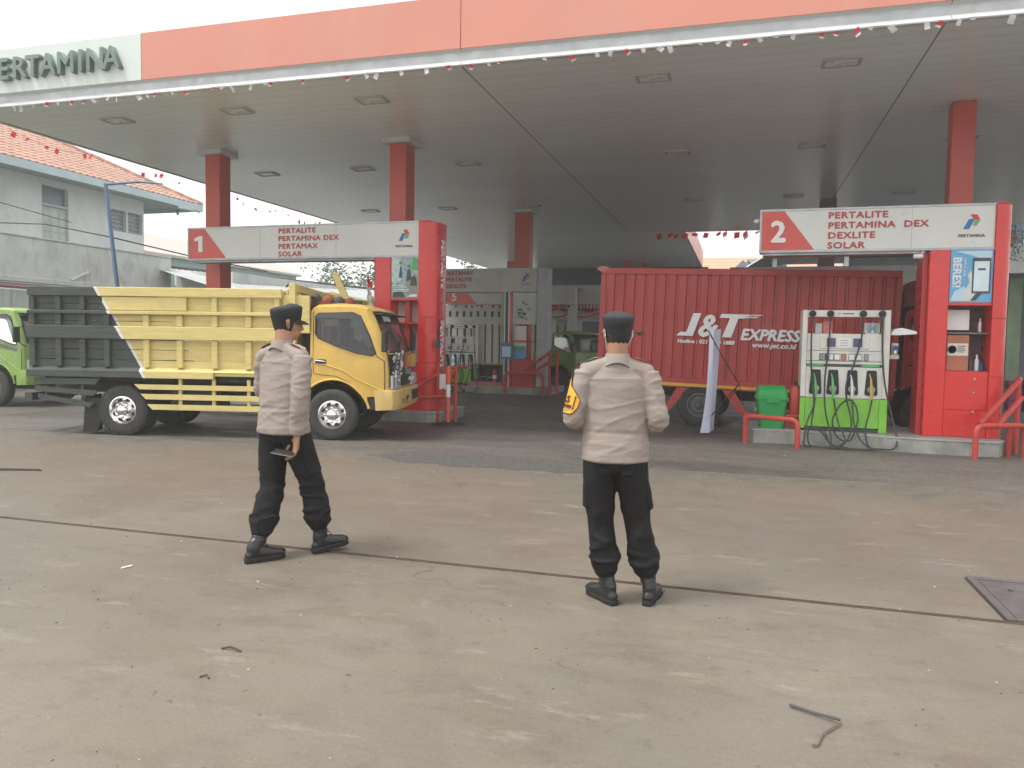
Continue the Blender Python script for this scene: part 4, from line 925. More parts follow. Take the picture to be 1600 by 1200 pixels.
# chassis
MB().box(-1.4, 3.9, .5, .58, .62, .82).box(-1.4, 3.9, 1.27, 1.35, .62, .82).box(-1.3, 2.7, .1, 1.75, .83, .88).box(-1.3, 2.7, .08, .14, .88, .95).box(-1.3, 2.7, 1.7, 1.76, .88, .95).build('chassis', CHASSIS, T1)
for px in (-1.1, -.6, .4, 1, 1.6, 2.2): MB().box(px-.04, px+.04, .06, 1.78, .89, .948).build('cross_beam', CHASSIS, T1)
MB().lathe([(.06, 0), (.06, 1.4)], (0, .22, .38), 'y', 12).lathe([(.17, 0), (.17, .25)], (0, .8, .38), 'y', 16).lathe([(.05, 0), (.05, 1.4)], (3.25, .22, .38), 'y', 10).build('axle', CHASSIS, T1, smooth=True)
MB().box(.7, 1.5, .1, .45, .42, .72).build('fuel_tank', CHASSIS, T1, bevel=.04, seg=2)
MB().box(1.7, 2.2, 1.3, 1.7, .42, .72).build('battery_box', CHASSIS, T1, bevel=.02)
MB().tube([(2.4, .9, .6), (1.5, .9, .55), (.4, 1.1, .6)], .05, 8).build('exhaust', CHASSIS, T1, smooth=True)
MB().box(3.0, 3.85, .5, 1.35, .35, .75).build('engine', CHASSIS, T1, bevel=.03)
wheel(T1, 0, .0, .385, .385, .2, 'chrome', -1, True); wheel(T1, 0, .24, .385, .385, .2, 'steel', -1, True)
wheel(T1, 0, 1.85, .385, .385, .2, 'chrome', 1, True); wheel(T1, 0, 1.61, .385, .385, .2, 'steel', 1, True)
wheel(T1, 3.25, .0, .385, .385, .2, 'chrome', -1); wheel(T1, 3.25, 1.85, .385, .385, .2, 'chrome', 1)
for yy in (0.02, 1.42):
    MB().prism([(-.64, .03), (-.6, .56), (-.33, .56), (-.36, .2), (-.42, .04)], 'xz', yy, yy+.02).box(-.61, -.59, yy+.021, yy+.42, .03, .6).build('mud_flap', BLACK, T1)
def arch_pts(cx_, r, a0, a1, n): return [(cx_+r*math.cos(R(a0+(a1-a0)*i/n)), .40+r*math.sin(R(a0+(a1-a0)*i/n))) for i in range(n+1)]
MB().grid([[(a, .02, z) for a, z in arch_pts(3.25, .47, 185, 5, 14)], [(a, .42, z) for a, z in arch_pts(3.25, .47, 185, 5, 14)]]).build('inner_fender', BLACK, T1)
MB().box(2.72, 2.92, .05, .3, .55, .86).build('inner_fender', BLACK, T1, bevel=.02)
cab(T1, YCAB, deco=True)
# bumper
pr = [(3.86, .47), (3.9, .76), (3.99, .78)]
def bumper(root, m):
    secs = []
    for y, dx in ((.02, -.16), (.05, -.07), (.12, -.02), (.3, .01), (.92, .03), (1.55, .01), (1.73, -.02), (1.80, -.07), (1.83, -.16)):
        secs.append([(4.0+dx, y, .46), (4.1+dx, y, .47), (4.125+dx, y, .56), (4.11+dx, y, .75), (4.08+dx, y, .77), (3.98+dx, y, .77)])
    b = MB().ring(secs).build('bumper', m, root, smooth=True, sharp=30)
    return b
bp = bumper(T1, YBUMP)
MB().box(4.125, 4.146, .62, .84, .54, .65).build('fog_lamp_recess', BLACK, bp); MB().box(4.125, 4.142, .34, .5, .55, .62).build('recess', mat('dark yellow recess', (.35, .22, .06), .5), bp)
pl = MB().box(4.155, 4.165, 1.02, 1.42, .57, .72).build('licence_plate', BLACK, bp)
text('B 9104 NX', .085, LETW, pl, (4.166, 1.04, .625), (R(90), 0, R(90)), bold=.002, ext=.001, sx=.85); text('05.28', .03, LETW, pl, (4.166, 1.16, .585), (R(90), 0, R(90)), ext=.001)
# art on the front panel: chrome streaks, emblem, bright strips, script
rs = random.Random(12)
GRY = mat('silver sticker', (.55, .55, .56), .3, .5, var=.5, vs=20)
for i in range(64):
    y = rs.uniform(.1, .72); z = rs.uniform(1.0, 1.3); pts = [(4.045, y, z)]
    for k in range(3): pts.append((4.047+.002*k, pts[-1][1]+rs.uniform(-.06, .06), pts[-1][2]+rs.uniform(-.035, .035)))
    MB().tube(pts, rs.choice([.006, .01, .015]), 4).build('sticker_streak', rs.choice([GRY, GRY, LETW, DKGREY]), T1)
MB().lathe([(.09, 0), (.09, .012), (.065, .016), (.06, .008)], (4.05, .64, 1.14), 'x', 20).build('emblem', GRY, T1, smooth=True)
MB().lathe([(.045, 0), (.04, .02)], (4.055, .64, 1.14), 'x', 14).build('emblem', LETW, T1, smooth=True)
for k, (y, cc) in enumerate(((.86, (.32, .05, .04)), (.95, (.36, .05, .04)), (1.05, (.62, .2, .06)), (1.17, (.62, .24, .06)), (1.3, (.55, .26, .08)), (1.42, (.6, .45, .06)), (1.53, (.62, .5, .08)), (1.63, (.6, .5, .1)))):
    MB().prism([(y-.045, 1.08), (y+.03, 1.09), (y+.045, 1.29), (y-.03, 1.29)], 'yz', 4.045-.004*k*.3, 4.062).build('colour_strip', mat('strip colour %d' % k, cc, .5), T1)
text('Works', .17, GRY, T1, (4.062, .88, .97), (R(90), 0, R(90)), bold=.002, shear=.4, ext=.002)
MB().prism([(1.2, .98), (1.38, 1.0), (1.42, .93), (1.36, .87), (1.24, .93)], 'yz', 4.06, 4.066).build('sticker', mat('blue sticker', (.06, .22, .4), .4), T1)
MB().prism([(1.1, .9), (1.22, .93), (1.5, .87), (1.52, .83), (1.3, .86), (1.12, .87)], 'yz', 4.062, 4.07).build('sticker', LETW, T1)
for i in range(14):
    y = rs.uniform(.78, 1.62); z = rs.uniform(.8, .86); MB().tube([(4.065, y, z), (4.068, y+rs.uniform(.03, .1), z+rs.uniform(-.01, .02))], .008, 4).build('sticker_streak', rs.choice([GRY, DKGREY, LETW]), T1)
text('TOP LINE', .115, LETW, T1, (3.872, .33, 1.805), (R(70), 0, R(90)), bold=.005, ext=.003)
MB().box(2.70, 2.86, .3, .42, 1.0, 1.9).build('snorkel', BLACK, T1, bevel=.02)

# the real cab is a little longer in the nose and wider than the shared shape
for ch in list(T1.children):
    if ch.name.split('.')[0] in ('wheel', 'tarpaulin_fold'): continue
    for q in [ch]+list(ch.children):
        if q.type != 'MESH': continue
        if q.location.x > 3.62: q.location.x += .11*min(1, (q.location.x-3.62)/.35); continue
        for v in q.data.vertices:
            if v.co.x > 3.62 and v.co.z < 2.12: v.co.x += .11*min(1, (v.co.x-3.62)/.35)
            if v.co.x > 2.87 and v.co.y > .925 and v.co.z < 2.12 and ch.name.split('.')[0] != 'inner_fender': v.co.y += .12*(v.co.y-.925)/.9
# ============ red container truck
T2 = empty('container_truck', (-2.62, 14.62, 0), R(-3.6), 'red delivery truck with a corrugated red container body and white lettering', 'truck', ry=R(1.55))
CR = mat('weathered red container paint', (.44, .045, .038), .42, var=.16, vs=.8, dirt=.42, dcol=(.14, .07, .06))
CL, CZ0, CZ1, CWd = 5.12, .84, 2.95, 1.95
# corrugated sides: one pressed sheet per side
pr = []; x = .1; p = .192
while x < CL-.12:
    pr += [(x, 0), (x+.125, 0), (x+.135, .035), (x+.182, .035)]; x += p
pr += [(CL-.05, 0)]; pr = [(0, 0)]+pr
for yy, s_ in ((0, 1), (CWd, -1)):
    b = MB(); b.grid([[(a, yy+s_*d, CZ0+.1) for a, d in pr], [(a, yy+s_*d, CZ1-.11) for a, d in pr]]); b.build('corrugated_side', CR, T2)
MB().box(0, CL, .045, CWd-.045, CZ1-.03, CZ1-.005).box(0, .03, .03, CWd-.03, CZ0, CZ1-.03).box(CL-.03, CL, .03, CWd-.03, CZ0, CZ1-.031).box(0.03, CL-.03, .045, CWd-.045, CZ0, CZ0+.04).build('container_shell', CR, T2)
for yy in (-.025, CWd-.035):
    MB().box(-.02, CL+.01, yy, yy+.06, CZ1-.115, CZ1).build('top_rail', CR, T2, bevel=.006); MB().box(-.02, CL+.01, yy, yy+.06, CZ0, CZ0+.1).build('bottom_rail', CR, T2, bevel=.006)
    MB().box(-.03, .06, yy-.004, yy+.064, CZ0+.101, CZ1-.116).build('corner_post', CR, T2, bevel=.006); MB().box(CL-.06, CL+.02, yy-.004, yy+.064, CZ0+.101, CZ1-.116).build('corner_post', CR, T2, bevel=.006)
MB().prism([(-.13, CZ1-.02), (-.05, CZ1+.03), (.1, CZ1+.02), (.1, CZ1-.03), (-.03, CZ1-.08)], 'xz', -.03, CWd+.03).build('rear_lip', mat('faded pinkish red rail', (.5, .2, .16), .5), T2)
AM = mat('amber reflective strip', (.72, .36, .03), .35)
for a, b in ((.05, .86), (1.0, 2.08), (2.18, 3.06), (3.36, 4.45)): MB().box(a, b, -.034, -.0255, CZ0-.05, CZ0+.005).build('reflective_strip', AM, T2)
MB().box(0, CL, -.02, .04, CZ0-.08, CZ0-.001).build('side_rail', mat('dark dusty red rail', (.25, .03, .03), .5), T2)
# lettering
MB().box(.62, .86, -.03, -.018, 1.735, 1.75).box(.72, .78, -.034, -.018, 1.69, 1.734).build('latch', CHASSIS, T2); MB().box(.04, .085, -.04, -.029, 1.2, 2.5).build('hinge_bar', CR, T2)
LX = lambda px: (px-935)/(1250-935)*3.62+.02       # measured along the side
def t2(s, size, x, z, **k): return text(s, size, LETW, T2, (x, -.032, z), (R(90), 0, 0), **k)
MB().prism([(1.44, 1.72), (1.51, 1.79), (1.62, 1.79), (1.73, 2.14), (1.87, 2.14), (1.74, 1.72)], 'xz', -.034, -.0285).build('lettering', LETW, T2)
t2('&', .56, 1.80, 1.73, bold=.02, shear=.2, ext=.002, sx=.95)
MB().prism([(2.26, 1.72), (2.42, 1.72), (2.53, 2.066), (2.38, 2.066)], 'xz', -.034, -.0285).build('lettering', LETW, T2)
MB().prism([(2.2, 2.068), (2.23, 2.14), (2.78, 2.14), (2.755, 2.115), (2.62, 2.10), (2.70, 2.095), (2.68, 2.075), (2.6, 2.065)], 'xz', -.034, -.0285).build('lettering', LETW, T2)
MB().prism([(2.72, 2.14), (2.95, 2.14), (2.9, 2.12), (2.72, 2.115)], 'xz', -.034, -.0285).build('lettering', LETW, T2); MB().prism([(2.66, 2.10), (2.88, 2.10), (2.83, 2.08), (2.66, 2.08)], 'xz', -.0345, -.0285).build('lettering', LETW, T2)
t2('EXPRESS', .275, 2.56, 1.69, bold=.013, shear=.22, ext=.002, sx=.97)
t2('Hotline : 021 8066 1888', .098, 1.46, 1.59, bold=.005, shear=.15, ext=.002, sx=1.05); t2('www.jet.co.id', .13, 2.78, 1.56, bold=.005, shear=.2, ext=.002, sx=1.02)
# running gear
MB().box(.1, 6.6, .55, .63, .55, .76).box(.1, 6.6, 1.33, 1.41, .55, .76).box(.1, 5, .2, 1.75, .765, .835).build('chassis', CHASSIS, T2)
zc2 = .0
wz = .40+.052; wheel(T2, 1.92, -.02, wz, .40, .22, 'steel', -1, True); wheel(T2, 1.92, .24, wz, .40, .22, 'steel', -1, True); wheel(T2, 1.92, 1.97, wz, .40, .22, 'steel', 1, True)
MB().lathe([(.06, 0), (.06, 1.6)], (1.92, .1, wz), 'y', 10).lathe([(.18, 0), (.18, .25)], (1.92, .8, wz), 'y', 14).build('axle', CHASSIS, T2)
SR = mat('dark dusty red rail', (.25, .03, .03), .5)
for pts in ([(1.28, .36), (1.36, .30), (1.72, .755), (1.5, .755)], [(2.32, .755), (2.52, .755), (2.78, .36), (2.62, .36)]):
    MB().prism(pts, 'xz', -.02, .02).build('wheel_guard', CR, T2)
MB().box(2.9, 4.3, .0, .04, .62, .68).box(2.9, 4.3, .0, .04, .42, .48).box(3.2, 3.25, .041, .08, .4, .76).box(4.1, 4.15, .041, .08, .4, .76).build('under_run_bar', STEEL, T2)
MB().box(.4, 1.2, .0, .04, .5, .56).box(.6, .65, .041, .08, .48, .76).build('under_run_bar', STEEL, T2)
MB().box(3.3, 4.2, .2, .6, .38, .74).build('fuel_tank', CHASSIS, T2, bevel=.04, seg=2)
MB().box(-.2, -.1, .2, 1.7, .4, .55).build('rear_bumper', CHASSIS, T2)
# cab: scaled copy of the same cab shape, deep red
cabroot = empty('cab', (0, 0, 0)); cabroot.parent = T2; cabroot.location = (5.24-2.9*1.12, .06, .06); cabroot.scale = (1.12,)*3
DRC = mat('deep red cab paint', (.42, .035, .035), .4, var=.1, dirt=.3)
cab(cabroot, DRC)
bumper(cabroot, DRC)
MB().prism([(2.84, 1.9), (2.9, 2.42), (3.0, 2.46), (3.45, 2.06), (2.9, 2.06)], 'xz', .15, 1.7).build('wind_deflector', mat('brownish red deflector', (.24, .06, .05), .45, var=.15), cabroot, bevel=.03, seg=2)
MB().box(5.13, 5.2, .2, 1.7, .95, 2.6).build('cab_gap_frame', BLACK, T2)
wheel(T2, 5.24+.35*1.12, .0, wz+.09, .40, .22, 'steel', -1); wheel(T2, 5.24+.35*1.12, 1.95, wz+.09, .40, .22, 'steel', 1)
for ch in list(cabroot.children):
    if ch.parent is cabroot: ch.parent = T2; ch.location = cabroot.location; ch.scale = cabroot.scale
bpy.data.objects.remove(cabroot)

# ============ green trucks
GC = mat('bright lime green cab paint', (.24, .38, .08), .35, var=.06, dirt=.1, coat=.4)
GC2 = mat('dull leaf green cab paint', (.16, .27, .07), .4, var=.08, dirt=.15, coat=.3)
def small_truck(loc, rz, paint, label, rear, sc=1., stripe=None, bedm=None):
    o = empty('cargo_truck', loc, rz, label, 'truck', scale=sc)
    cab(o, paint, stripe=stripe); bumper(o, paint)
    MB().box(rear, 3.9, .5, .58, .62, .82).box(rear, 3.9, 1.27, 1.35, .62, .82).box(3.0, 3.85, .5, 1.35, .35, .75).build('chassis', CHASSIS, o)
    wheel(o, 3.25, .0, .385, .385, .2, 'steel', -1); wheel(o, 3.25, 1.85, .385, .385, .2, 'steel', 1)
    if rear < 1: wheel(o, .2, .0, .385, .385, .2, 'steel', -1); wheel(o, .2, 1.85, .385, .385, .2, 'steel', 1)
    MB().grid([[(a, .02, z) for a, z in arch_pts(3.25, .47, 185, 5, 14)], [(a, .5, z) for a, z in arch_pts(3.25, .47, 185, 5, 14)]]).build('inner_fender', BLACK, o)
    MB().box(rear, 2.8, .0, 1.85, .86, .98).box(rear, 2.8, .0, .04, .981, 1.3).box(rear, 2.8, 1.81, 1.85, .981, 1.3).box(2.76, 2.8, .041, 1.809, .981, 1.5).box(rear, rear+.04, .041, 1.809, .981, 1.3).build('cargo_bed', bedm or paint, o, bevel=.005)
    return o
small_truck((-18.05, 12.05, 0), R(2), GC, 'lime green truck cab cut off by the left edge of the photo', -1.2, 1.0, stripe=mat('grey side stripe', (.12, .15, .12), .5))
small_truck((-8.15, 25.0, 0), R(-26), GC2, 'dull green truck partly hidden behind the striped far kiosk', 2.1, .9)
# ------------------------------------------------------------------ house on the left
WALLP = mat('weathered white plaster', (.64, .67, .65), .8, var=.12, vs=.8, dirt=.35, dcol=(.25, .26, .25), bump=.1)
BLG = mat('pale blue grey board', (.36, .45, .47), .6, var=.12)
h = empty('tiled_house', (-24.6, 16, 0), 0, 'two storey white house with a red tiled hip roof beyond the left canopy edge', 'house')
def hb(mb, x0, x1, y0, y1, z0, z1): return mb.box(x0+24.6, x1+24.6, y0-16, y1-16, z0, z1)
HXW, HYC = -24.6, 27.3
mb = MB()   # facade wall with window and door openings, built of pieces between them
def wallpieces(mb, x0, x1, segs):
    for y0_, y1_, z0_, z1_ in segs: hb(mb, x0, x1, y0_, y1_, z0_, z1_)
wallpieces(mb, -24.9, -24.6, [(4, 22.3, 0, 7.2), (23.45, 25.5, 0, 7.2), (22.3, 23.45, 0, 4.3), (22.3, 23.45, 6.95, 7.2), (25.5, 27.2, 0, 5.75), (25.5, 27.2, 6.6, 7.2), (26.32, 26.42, 5.75, 6.6), (27.2, HYC, 0, 7.2)])
hb(mb, -36, -24.91, HYC-.3, HYC, 0, 7.2); mb.build('wall', WALLP, h)
d = hb(MB(), -24.75, -24.71, 22.32, 23.43, 4.31, 6.2).build('door', mat('pale green shutter', (.42, .5, .45), .6, dirt=.2), h)
for k in range(3): 
    for z0_, z1_ in ((4.45, 5.2), (5.3, 6.05)): hb(MB(), -24.708, -24.69, 22.4+k*.36, 22.64+k*.36, z0_, z1_).build('panel', mat('paler green panel', (.46, .54, .49), .6), d, bevel=.01)
hb(MB(), -24.75, -24.6, 22.31, 23.44, 6.21, 6.3).build('transom', BLG, h)
hb(MB(), -24.8, -24.76, 22.32, 23.43, 6.31, 6.94).build('window_pane', mat('dim louvre glass', (.12, .16, .18), .2), h)
for y0_ in (25.51, 26.43): 
    w_ = hb(MB(), -24.8, -24.76, y0_, y0_+.8, 5.76, 6.59).build('window', mat('dim louvre glass', (.12, .16, .18), .2), h)
    for k in range(5): hb(MB(), -24.755, -24.73, y0_, y0_+.8, 5.8+k*.16, 5.83+k*.16).build('louvre_blade', BLG, w_)
EX, EY, EZ = -23.1, 29.2, 7.28
# eaves: fascia board and soffit
hb(MB(), EX-.03, EX, 4, EY, 7.02, 7.3).build('fascia_board', BLG, h); hb(MB(), -36, EX-.031, EY-.03, EY, 7.02, 7.3).build('fascia_board', BLG, h)
hb(MB(), -36, EX-.04, 4, EY-.04, 7.205, 7.22).build('soffit', mat('shaded soffit board', (.3, .36, .37), .7), h)
# pantiles: real rows with rolls and overlaps
TL = mat('weathered terracotta tile', (.46, .265, .195), .8, var=.3, vs=3, dirt=.3, dcol=(.2, .13, .1), bump=.1)
tiles = MB(); sl_ = .52; row = .36; rows_n = 19
for k in range(rows_n):
    xa = EX-.0-k*row; za = EZ+.03+k*row*sl_; yend = EY-k*row
    y = 6.0; n = max(1, int((yend-6)/.075)); P = []
    for q in range(n+1):
        yy = 6+(yend-6)*q/n; ww = .022*math.sin(yy*2*math.pi/.3)
        P.append([(xa+24.6, yy-16, za+.035+ww), (xa-row+24.6, yy-16, za+row*sl_+.0+ww)])
    tiles.grid(P)
    P = [[(p[0][0], p[0][1], p[0][2]-.035), p[0]] for p in P]; tiles.grid(P)
o = tiles.build('roof_tiles', TL, h, smooth=True, sharp=30, kind='stuff')
t2_ = MB()
for k in range(rows_n):   # hidden end hip, plain
    ya = EY-k*row; za = EZ+.05+k*row*sl_; t2_.add([(11.0-22.4, ya-16, za), (EX-k*row+24.6, ya-16, za), (EX-(k+1)*row+24.6, ya-row-16, za+row*sl_), (11-22.4, ya-row-16, za+row*sl_)], [(0, 1, 2, 3)])
t2_.build('roof_end', TL, h)
MB().tube([(EX+24.6, EY-16, EZ+.06), (EX-rows_n*row+24.6, EY-rows_n*row-16, EZ+.08+rows_n*row*sl_)], .09, 8).build('hip_ridge', TL, h, smooth=True)
MB().tube([(1.5, 11.6, 6.95), (1.48, 12.3, 6.98), (1.4, 13.1, 7.0)], .05, 6).build('gutter', BLG, h)
MB().lathe([(.05, -.2), (.05, .05)], (.9, 12.3, 6.95), 'z', 8).build('lamp', DKGREY, h)

# boundary wall with gate
w = empty('boundary_wall', (-20, 9, 0), 0, 'stained grey plaster wall with streaks beneath the tiled house', 'wall')
STN = mat('rain stained plaster', (.54, .56, .53), .85, var=.18, vs=1.2, dirt=.75, dcol=(.15, .16, .14), bump=.25, bs=30)
MB().box(-.25, 0, 0, 14.5, 3.15, 4.32).build('upper_wall', STN, w); MB().box(-.3, .06, 0, 14.55, 3.0, 3.149).build('ledge', STN, w, bevel=.01)
MB().box(-.25, 0, 11.0, 14.5, 0, 2.999).box(-.25, 0, 0, 2.0, 0, 2.999).build('lower_wall', STN, w)
MB().box(-.3, .04, -.0, 14.5, 4.321, 4.36).build('coping', STN, w)
MB().bar((.04, 10.1, 3.2), (.1, 10.7, 3.5), .05, .05).build('white_pipe', WHITE, w)
g = empty('sliding_gate', (-19.9, 11, 0), 0, 'pale grey framed metal gate panels behind the green truck cab', 'gate')
GM = mat('pale grey gate paint', (.45, .48, .45), .5, var=.08, dirt=.3)
for k in range(6):
    y = k*1.48; MB().box(0, .03, y, y+1.47, .05, 2.75).build('gate_panel', GM, g)
    MB().box(.031, .06, y+.05, y+.2, .05, 2.75).box(.031, .06, y+1.25, y+1.42, .05, 2.75).box(.031, .06, y+.201, y+1.249, 2.2, 2.35).box(.031, .06, y+.201, y+1.249, .1, .3).build('gate_frame', GM, g)
MB().box(-.05, .1, -.5, 9.0, 2.8, 2.95).build('gate_rail', mat('dark gate canopy', (.1, .11, .11), .7), g)
MB().box(.101, .12, .3, 8.9, 2.85, 2.91).build('red_strip', mat('faded pink strip', (.5, .2, .2), .6), g)
MB().box(.1, .12, 0, 6, .0, .03).build('gate_track', STEEL, g)
# blue lamp poles
o = empty('lamp_pole', (-15.55, 16.3, 0), 0, 'thin blue pole with a horizontal arm rising behind the dark truck bed', 'pole')
MB().tube([(0.15, 0, 0), (.0, 0, 2.8), (-.33, 0, 5.42)], [.06, .055, .045], 10).build('pole_shaft', BLUE, o, smooth=True)
MB().tube([(-.33, 0, 5.40), (.55, .2, 5.47), (1.15, .35, 5.42)], [.035, .03, .02], 8).build('pole_arm', BLUE, o, smooth=True)
o = empty('lamp_pole', (-10.2, 22, 0), 0, 'second thin blue pole seen left of the red kiosk column', 'pole'); MB().tube([(0, 0, 0), (0, 0, 4.6)], .045, 8).build('pole_shaft', BLUE, o, smooth=True)
MB().tube([(0, 0, 4.35), (.5, 0, 4.1)], .02, 6).build('pole_arm', BLUE, o)
for k, (x, y, hh) in enumerate(((-10.55, 22.4, 2.9), (-9.95, 22.4, 2.95), (-9.7, 22.6, 2.9))):
    MB().box(-.03, .03, -.03, .03, 0, hh).build('fence_post', STEEL, None, loc=(x, y, 0), label=['thin grey post just left of the second blue pole', 'thin grey post just right of the second blue pole', 'thin grey post nearest the red kiosk column'][k], cat='post', group='thin grey posts behind the yellow truck')
# overhead cables
def cable(pts, r, label):
    a = Vector(pts[0]); MB().tube([Vector(p)-a for p in pts], r, 5).build('cable', BLACK, None, loc=a, label=label, cat='cable', group='overhead cables on the left')
cable([(-23, 19.2, 5.05), (-19.5, 17.8, 4.7), (-15.75, 16.3, 4.05), (-15.5, 19, 3.85), (-15.6, 23, 3.75)], .018, 'black cable crossing the white house to the blue pole')
cable([(-24.4, 17, 6.4), (-24.0, 20, 5.9), (-24, 23, 5.65)], .015, 'thin cable sagging over the plaster left of the green shutter')
cable([(-24, 37, 6.4), (-20, 38, 5.9), (-16.5, 38, 5.9), (-13, 38, 6.2)], .025, 'thin cable against the sky above the grey sheet roof')
# sheet roof
sr = empty('sheet_roof_shed', (-20, 24, 0), 0, 'long shed with a pale grey corrugated sheet roof behind the yellow truck', 'shed')
ASB = mat('pale weathered roof sheet', (.4, .42, .42), .8, var=.22, vs=3, dirt=.35, sc=(.3, 2, 1))
A0, A1 = Vector((-.7, -.9, 4.02)), Vector((1.9, 14, 4.02)); dn = Vector((5.2, -1.2, -1.25))
for k in range(9):
    a = A0.lerp(A1, k/9); b = A0.lerp(A1, (k+1)/9-.002); P = []
    for q in range(25):
        t = q/24; p = a.lerp(b, t); wv = Vector((0, 0, .025*math.sin(q*math.pi/2)))
        P.append([tuple(p+wv), tuple(p+dn+wv)])
    MB().grid(P).build('roof_sheet', ASB, sr, smooth=True)
MB().bar(A0+Vector((0, 0, .05)), A1+Vector((0, 0, .05)), .2, .08).build('ridge_cap', DKGREY, sr)
MB().bar((.2, 1, 3.72), (3.8, .2, 2.95), .12, .05).bar((.5, 3.3, 3.72), (4.2, 2.6, 2.95), .1, .05).build('white_batten', WHITE, sr)
MB().box(-.6, 1.9, .5, 13.5, 0, 3.9).build('wall', STN, sr)
# teal building
tb = empty('teal_building', (-34, 28, 0), 0, 'long teal walled building with a beige roof behind the sheet roof', 'building')
MB().box(-8, 0, 0, 26, 0, 6.3).build('wall', mat('muted teal cladding', (.2, .33, .32), .6, var=.08), tb)
MB().prism([(.3, 6.3), (.3, 6.45), (-4, 8.2), (-8.3, 6.45), (-8.3, 6.3)], 'xz', -.4, 26.3).build('roof', mat('beige roof sheet', (.45, .41, .36), .7, var=.1), tb)
MB().box(.01, .1, 8.2, 8.5, 3.5, 5.6).box(.01, .06, 12.2, 12.6, 4.6, 5.6).build('downpipe', WHITE, tb)
MB().box(0.5, .9, 27, 27.6, 0, 5.2).build('roof_tank', GREY, tb)

# ------------------------------------------------------------------ trees
LEAF = [mat('leaf green %d' % i, c, .6, var=.35, vs=1) for i, c in enumerate(((.05, .1, .03), (.09, .15, .045), (.13, .2, .07)))]
BARK = mat('grey brown bark', (.12, .09, .065), .9, var=.3)
def tree(x, y, hgt, rx, rz, label, n=2600, seed=1, leaf=.22):
    rnd = random.Random(seed); o = empty('leafy_tree', (x, y, 0), 0, label, 'tree')
    tr = MB(); tr.tube([(0, 0, 0), (.1, 0, hgt*.3), (0, .1, hgt*.6)], [.25, .18, .1], 8); limbs = []
    for k in range(7):
        a = rnd.uniform(0, 6.28); e = Vector((math.cos(a)*rx*.6, math.sin(a)*rx*.6, hgt-rz*rnd.uniform(.5, 1.2))); limbs.append(e)
        tr.tube([(0.05, 0, hgt*.4), (e.x*.5, e.y*.5, hgt*.55), e], [.1, .06, .03], 6)
    tr.build('trunk', BARK, o, smooth=True)
    cl_ = [(Vector((rnd.gauss(0, .5)*rx, rnd.gauss(0, .5)*rx, hgt-rz+rnd.uniform(-.8, .75)*rz)), rnd.uniform(.25, .45)*rx) for _ in range(16)]
    for mi, lm_ in enumerate(LEAF):
        b = MB()
        for i in range(n//3):
            c, r_ = cl_[rnd.randrange(16)]; d = Vector((rnd.gauss(0, 1), rnd.gauss(0, 1), rnd.gauss(0, 1))).normalized()*r_*rnd.uniform(.5, 1.05)
            p = c+d; u = Vector((rnd.gauss(0, 1), rnd.gauss(0, 1), rnd.gauss(0, .6))).normalized(); v = u.cross(Vector((rnd.gauss(0, 1), rnd.gauss(0, 1), rnd.gauss(0, 1)))).normalized()
            s_ = leaf*rnd.uniform(.6, 1.2); b.add([p-u*s_*.7, p+v*s_*.35, p+u*s_*.7, p-v*s_*.35], [(0, 1, 2, 3)])
        b.build('crown', lm_, o)
tree(-26.5, 52, 7.9, 3.6, 3.0, 'round green tree behind the sheet roof left of the red kiosk', seed=3)
tree(-23.6, 50, 8.6, 2.6, 3.0, 'taller loose tree beside the second blue pole', seed=5, n=1800)
tree(-15.8, 50, 7.6, 2.6, 2.2, 'yellowish green tree seen in the gap over the far white beam', seed=8, n=1600)

# ------------------------------------------------------------------ things behind, under the canopy
s5 = empty('fuel_sign_kiosk', (-12.6, 29, 0), 0, 'farthest kiosk beam with a red field numbered five', 'kiosk')
MB().box(1.25, 6.5, 0, .4, 2.95, 3.62).build('sign_panel', CRM, s5); MB().prism([(1.25, 2.96), (1.25, 3.6), (1.9, 3.6), (2.5, 2.96)], 'xz', -.012, -.002).build('number_field', SRED, s5)
text('5', .48, LETW, s5, (1.42, -.016, 3.08), bold=.014, name='number'); logo(s5, 5.2, -.003, 3.35, .3)
MB().box(0, 1.24, .0, .1, 2.95, 3.62).build('printed_panel', mat('grey photo print', (.15, .16, .16), .6, var=.8, vs=9), s5)
MB().box(6.2, 6.5, .02, .4, 0, 2.94).build('front_column', CRM, s5)
bunting((-11.3, 28.9, 2.93), (-6.2, 28.9, 2.93), 22, .03, [pennant_mesh(.14, FLR, FLW, 31), pennant_mesh(.15, FLR, FLR, 32)], 'dull red flags along the beam numbered five', miss=.1, seed=15, sags=3)
s6 = empty('fuel_sign_kiosk', (-8, 30, 0), 0, 'far cream beam lettered turbo behind the green truck', 'kiosk')
MB().box(0, 6.2, 0, .5, 2.4, 3.75).build('sign_panel', CRM, s6); text('PERTAMAX TURBO', .2, mat('dark brown lettering', (.12, .09, .08), .5), s6, (.0, -.006, 3.5), bold=.004, sx=1.15)
MB().box(.4, .8, .05, .45, 0, 2.39).build('front_column', CRM, s6); MB().box(4.9, 5.3, .05, .45, 0, 2.39).build('front_column', CRM, s6)
bd = MB()
for i in range(26):
    x = .3+i*.12
    P = []
    for q in range(5): P.append([(x+q*.03, -.05-.03*math.sin(q*1.5), 2.98), (x+q*.03, -.08-.04*math.sin(q*1.5+.6), 2.72-.06*math.sin(i*.9))])
    bd.grid(P)
dr = empty('red_drape', (-8, 30, 0), 0, 'gathered red drape with white scallops on the far cream beam', 'drape'); bd.build('drape_fold', FLR, dr)
MB().box(1.5, 1.75, -.12, -.06, 2.4, 2.95).build('drape_fold', FLR, dr, bevel=.03)
MB().tube([(.5+i*.12, -.14, 2.62-.14*math.sin(math.pi*(i % 9)/8)) for i in range(26)], .025, 5).build('drape_cord', FLR, dr)
